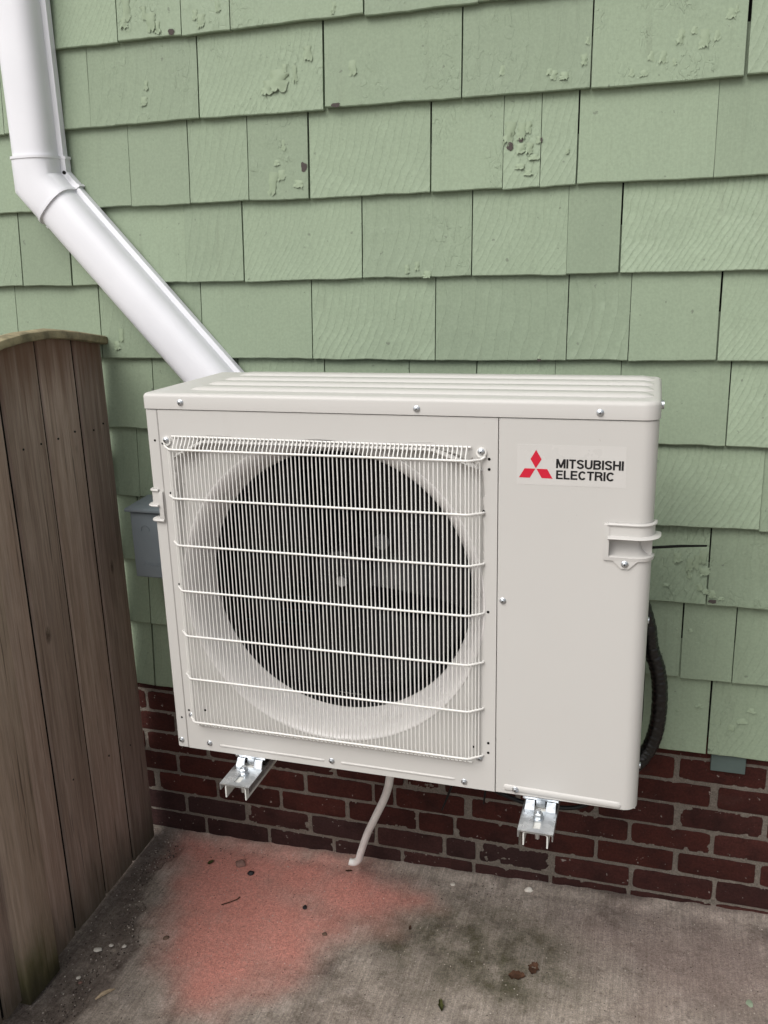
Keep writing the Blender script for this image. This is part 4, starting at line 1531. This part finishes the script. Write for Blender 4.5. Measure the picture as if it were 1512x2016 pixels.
# ------------------------------------------------------------------ pipes, hoses, cables
pth = smooth_path([(.402, -.385, .002), (.398, -.372, -.09), (.381, -.330, -.197), (.349, -.270, -.295), (.297, -.200, -.414), (.254, -.145, -.511), (.2195, -.108, -.605), (.210, -.098, -.634), (.1985, -.092, -.6495), (.1885, -.092, -.6530), (.179, -.093, -.6515)], 7)
o = obj('drain_hose', *tube(pth, .0100, 18), M_HOSE, None, True, 50)
tag(o, 'pale plastic drain hose hanging below the heat pump over the red stain', 'hose')
lh = thing('refrigerant_line', (.97, -.12, -.1), 'black tape wrapped refrigerant line looping out behind the right side', 'pipe')
pth = smooth_path([(.86, -.14, .34), (.925, -.13, .24), (.952, -.125, .165), (.962, -.12, .105), (.979, -.118, .055), (.988, -.118, .0), (.989, -.118, -.07), (.982, -.118, -.125), (.966, -.12, -.17), (.935, -.13, -.205), (.86, -.15, -.215)], 8)
obj('outer_wrap', *tube(smooth_path(pth, 2), .0185, 16, True, lambda i, r: r * (1 + .03 * math.sin(i * 1.7) + .02 * math.sin(i * .9 + 1))), M_WRAP, lh, True, 70)
pth = smooth_path([(.84, -.16, .36), (.915, -.155, .22), (.933, -.155, .10), (.936, -.155, .0), (.934, -.155, -.08), (.915, -.16, -.14), (.85, -.17, -.18)], 8)
obj('inner_line', *tube(pth, .017, 14), M_BLACK, lh, True, 70)
pth = smooth_path([(.52, -.22, -.17), (.60, -.205, -.268), (.655, -.20, -.296), (.71, -.20, -.308), (.77, -.20, -.304), (.83, -.20, -.287), (.90, -.19, -.22)], 6)
o = obj('power_cable', *tube(pth, .0055, 10), M_BLACK, None, True, 60)
tag(o, 'thin black cable sagging below the heat pump beside the right bracket', 'cable')
pth = smooth_path([(.10, -.20, -.10), (.135, -.19, -.165), (.19, -.19, -.185), (.25, -.19, -.14)], 6)
o = obj('power_cable', *tube(pth, .007, 10), M_BLACK, None, True, 60)
tag(o, 'short loop of black cable behind the left bracket arm', 'cable')
for (a, c, lab, w) in (((.511, -.20, -.262), (.4766, -.20, -.3616), 'longer black cable tie tail hanging slanted under the front panel', .0030),
                       ((.5895, -.20, -.262), (.5839, -.20, -.3256), 'shorter black cable tie tail hanging upright under the panel seam', .0028),
                       ((.953, -.15, .360), (1.0712, -.060, .3435), 'black cable tie tail sticking out right across the shingles', .0034)):
    p = [Vector(a), (Vector(a) * .5 + Vector(c) * .5) + Vector((.001, 0, .0015)), Vector(c)]
    o = obj('cable_tie', *tube(p, w, 6, True, lambda i, r: r * (1 if i < 2 else .7)), M_BLACK)
    tag(o, lab, 'cable tie', 'cable tie tails')

# ------------------------------------------------------------------ litter on the concrete
def stone(seed, sx, sy, sz, sub=2):
    bm = bmesh.new()
    bmesh.ops.create_icosphere(bm, subdivisions=sub, radius=1)
    for q in bm.verts:
        k = 1 + .28 * mnoise.noise(q.co * 1.3 + Vector((seed * 3.1, 0, 0))) + .12 * mnoise.noise(q.co * 3 + Vector((0, seed * 2.3, 0)))
        q.co = Vector((q.co.x * sx * k, q.co.y * sy * k, max(-.3, q.co.z) * sz * k))
    b = MB().bm(bm)
    return mesh('stone', b.v, b.f, True, 30)


def leaf(seed, L, w, curl):
    r = random.Random(seed)
    v, f = [], []
    n, m = 8, 3
    for lay in (0, 1):
        for i in range(n + 1):
            t = i / n
            hw = w / 2 * math.sin(PI * min(1, t * .96 + .02)) ** .7 * (1 + .25 * math.sin(t * 17 + seed))
            for j in range(m + 1):
                s = j / m * 2 - 1
                v.append((L * (t - .5) + .1 * w * s * math.sin(t * 4), s * hw, curl * (s * s * .5 + (t - .4) ** 2) + .0012 - lay * .0006 + .06 * w * math.sin(9 * t + seed + s)))
    k = (n + 1) * (m + 1)
    f = quadgrid(m + 1, n + 1)
    f += [tuple(reversed([q + k for q in a])) for a in f]
    return mesh('leaf', v, f, True, 50)


def litter(name, me, mat, x, y, rz, label, cat, dz=0.0, group=None):
    o = put(name, me, mat, None, (x, y, float(gz(x, y)) + dz))
    o.rotation_euler = (0, 0, rz)
    return tag(o, label, cat, group)


M_ST1 = plain('reddish_grey_stone', (.20, .115, .095), .8, 0, .3, .3, 60.0, .002, 120.0)
M_ST2 = plain('black_pebble', (.012, .010, .012), .6, 0, .4, .2, 60.0)
M_ST3 = plain('brown_stone', (.115, .075, .055), .85, 0, .2, .3, 60.0)
M_CHIP = plain('white_paint_chip', (.62, .58, .52), .7, 0, .3, .08, 60.0)
M_LEAFG = plain('olive_leaf', (.055, .058, .018), .8, 0, .2, .3, 120.0)
M_LEAFB = plain('dead_brown_leaf', (.060, .030, .018), .85, 0, .2, .3, 120.0)
M_STRAW = plain('pale_wood_splinter', (.36, .28, .19), .8, 0, .2, .2, 90.0)
M_GREENCHIP = plain('green_paint_chip', (.23, .28, .20), .7, 0, .3, .1, 60.0)
litter('stone', stone(1, .016, .013, .012), M_ST1, -.160, -.104, .4, 'angular reddish stone on the red stain near the fence end', 'stone', .004)
litter('pebble', stone(2, .010, .009, .006), M_ST2, -.1134, -.1334, .8, 'black pebble beside the angular reddish stone', 'pebble', .002)
litter('pebble', stone(5, .006, .008, .005), M_ST2, .0959, -.2346, .2, 'dark pebble alone on the right half of the red stain', 'pebble', .002)
litter('stone', stone(6, .009, .006, .005), M_ST3, -.2234, -.4259, .5, 'small brown stone at the left edge of the red stain', 'stone', .002)
litter('stone', stone(7, .007, .006, .004), M_ST3, .185, -.318, .5, 'tiny brown stone at the right edge of the red stain', 'stone', .002)
litter('leaf', leaf(3, .020, .012, .010), M_LEAFG, -.2524, -.1169, .9, 'curled green leaf scrap at left on the red stain', 'leaf')
litter('leaf', leaf(4, .040, .028, .006), M_LEAFB, .6937, -.3436, .2, 'dead brown leaf lying flat on the greenish concrete', 'leaf')
litter('leaf', leaf(5, .036, .026, .006), M_LEAFB, .7301, -.3117, 1.4, 'lighter torn brown leaf just right of the dead leaf', 'leaf')
litter('leaf', leaf(6, .030, .012, .012), M_LEAFG, .5362, -.4776, 1.9, 'narrow curled leaf near the bottom of the picture', 'leaf')
litter('leaf', leaf(7, .016, .006, .004), M_LEAFB, .398, -.245, 1.7, 'tiny dark leaf scrap right of the red stain', 'leaf')
litter('leaf', leaf(8, .020, .007, .005), M_LEAFB, .165, -.062, .2, 'dark leaf crumb just in front of the hose end', 'leaf')
litter('paint_chip', stone(8, .011, .008, .0035), M_CHIP, -.3806, -.5053, .3, 'largest white paint chip on dark soil by the fence', 'paint chip', .002)
litter('paint_chip', stone(9, .006, .005, .003), M_CHIP, -.354, -.482, .3, 'white chip at the upper right of the soil strip', 'paint chip', .001)
litter('paint_chip', stone(10, .006, .005, .003), M_CHIP, -.318, -.478, .9, 'white chip on the tip of the dark soil patch', 'paint chip', .001)
litter('paint_chip', stone(11, .012, .009, .008), M_CHIP, .6808, -.0321, .3, 'whitish mortar crumb at the wall foot below right bracket', 'crumb', .003)
litter('paint_chip', stone(12, .007, .006, .005), M_CHIP, .8037, -.0214, .3, 'smaller grey white crumb further right at the wall foot', 'crumb', .002)
litter('paint_chip', stone(13, .009, .011, .0014, 1), M_GREENCHIP, 1.224, -.3033, .3, 'flat pale green paint chip at the lower right corner', 'paint chip', .001)
litter('paint_chip', stone(14, .008, .007, .003, 1), M_CHIP, .47, -.052, .3, 'tiny white crumb left of the two mortar crumbs', 'crumb', .001)
litter('paint_chip', stone(15, .007, .006, .003, 1), M_CHIP, -.372, -.60, .3, 'white chip on soil in front of the post', 'paint chip', .001)
litter('paint_chip', stone(16, .006, .006, .003, 1), M_ST1, -.358, -.612, .3, 'pinkish chip next to the white chip before the post', 'paint chip', .001)
o = obj('wood_splinter', *tube([(-.287, -.652, -.7235), (-.276, -.636, -.7185), (-.266, -.622, -.7200), (-.258, -.612, -.7225)], .0042, 6, True, lambda i, r: r * (.5, 1.3, 1, .4)[i]), M_STRAW)
tag(o, 'pale shredded wood splinter on concrete right of the soil strip', 'splinter')
o = obj('twig', *tube([(-.137, -.276, -.7190), (-.118, -.262, -.7175), (-.103, -.246, -.7180), (-.099, -.236, -.7165)], .0016, 6), M_LEAFB)
tag(o, 'thin brown twig on the middle of the red stain', 'twig')
# fine grit: nobody would count it
v, f = [], []
for i in range(1500):
    u = rnd.random()
    if u < .35:
        y = -rnd.random() * .8; x = soil_x(y) - abs(rnd.gauss(0, .06)); s = rnd.uniform(.0008, .0028)
    elif u < .55:
        x = rnd.uniform(-.45, 1.4); y = -abs(rnd.gauss(0, .05)) - .005; s = rnd.uniform(.0008, .0026)
    else:
        x = rnd.uniform(-.4, 1.4); y = rnd.uniform(-.75, -.02); s = rnd.uniform(.0006, .0018)
    if x < -.465: continue
    z = float(gz(x, y)) - (.006 if x < soil_x(y) else 0)
    a = rnd.uniform(0, 6); el = rnd.uniform(.5, 1.4)
    k = len(v)
    for t in range(4):
        q = a + t * PI / 2
        v.append((x + s * math.cos(q) * (el if t % 2 else 1), y + s * math.sin(q), z + .0006))
    v.append((x, y, z + s * .9)); v.append((x, y, z - .003))
    f += [(k, k + 1, k + 4), (k + 1, k + 2, k + 4), (k + 2, k + 3, k + 4), (k + 3, k, k + 4), (k + 1, k, k + 5), (k + 2, k + 1, k + 5), (k + 3, k + 2, k + 5), (k, k + 3, k + 5)]
mg = Mat('grit', rough=.9)
gi = mg.n('NewGeometry').outputs['Random Per Island']
mg.color(mg.mix(mg.ramp(gi, .55, .95), (.05, .036, .03), (.50, .44, .38)))
o = obj('grit', v, f, mg.m)
tag(o, 'fine grit and dust scattered on the concrete', 'grit', kind='stuff')
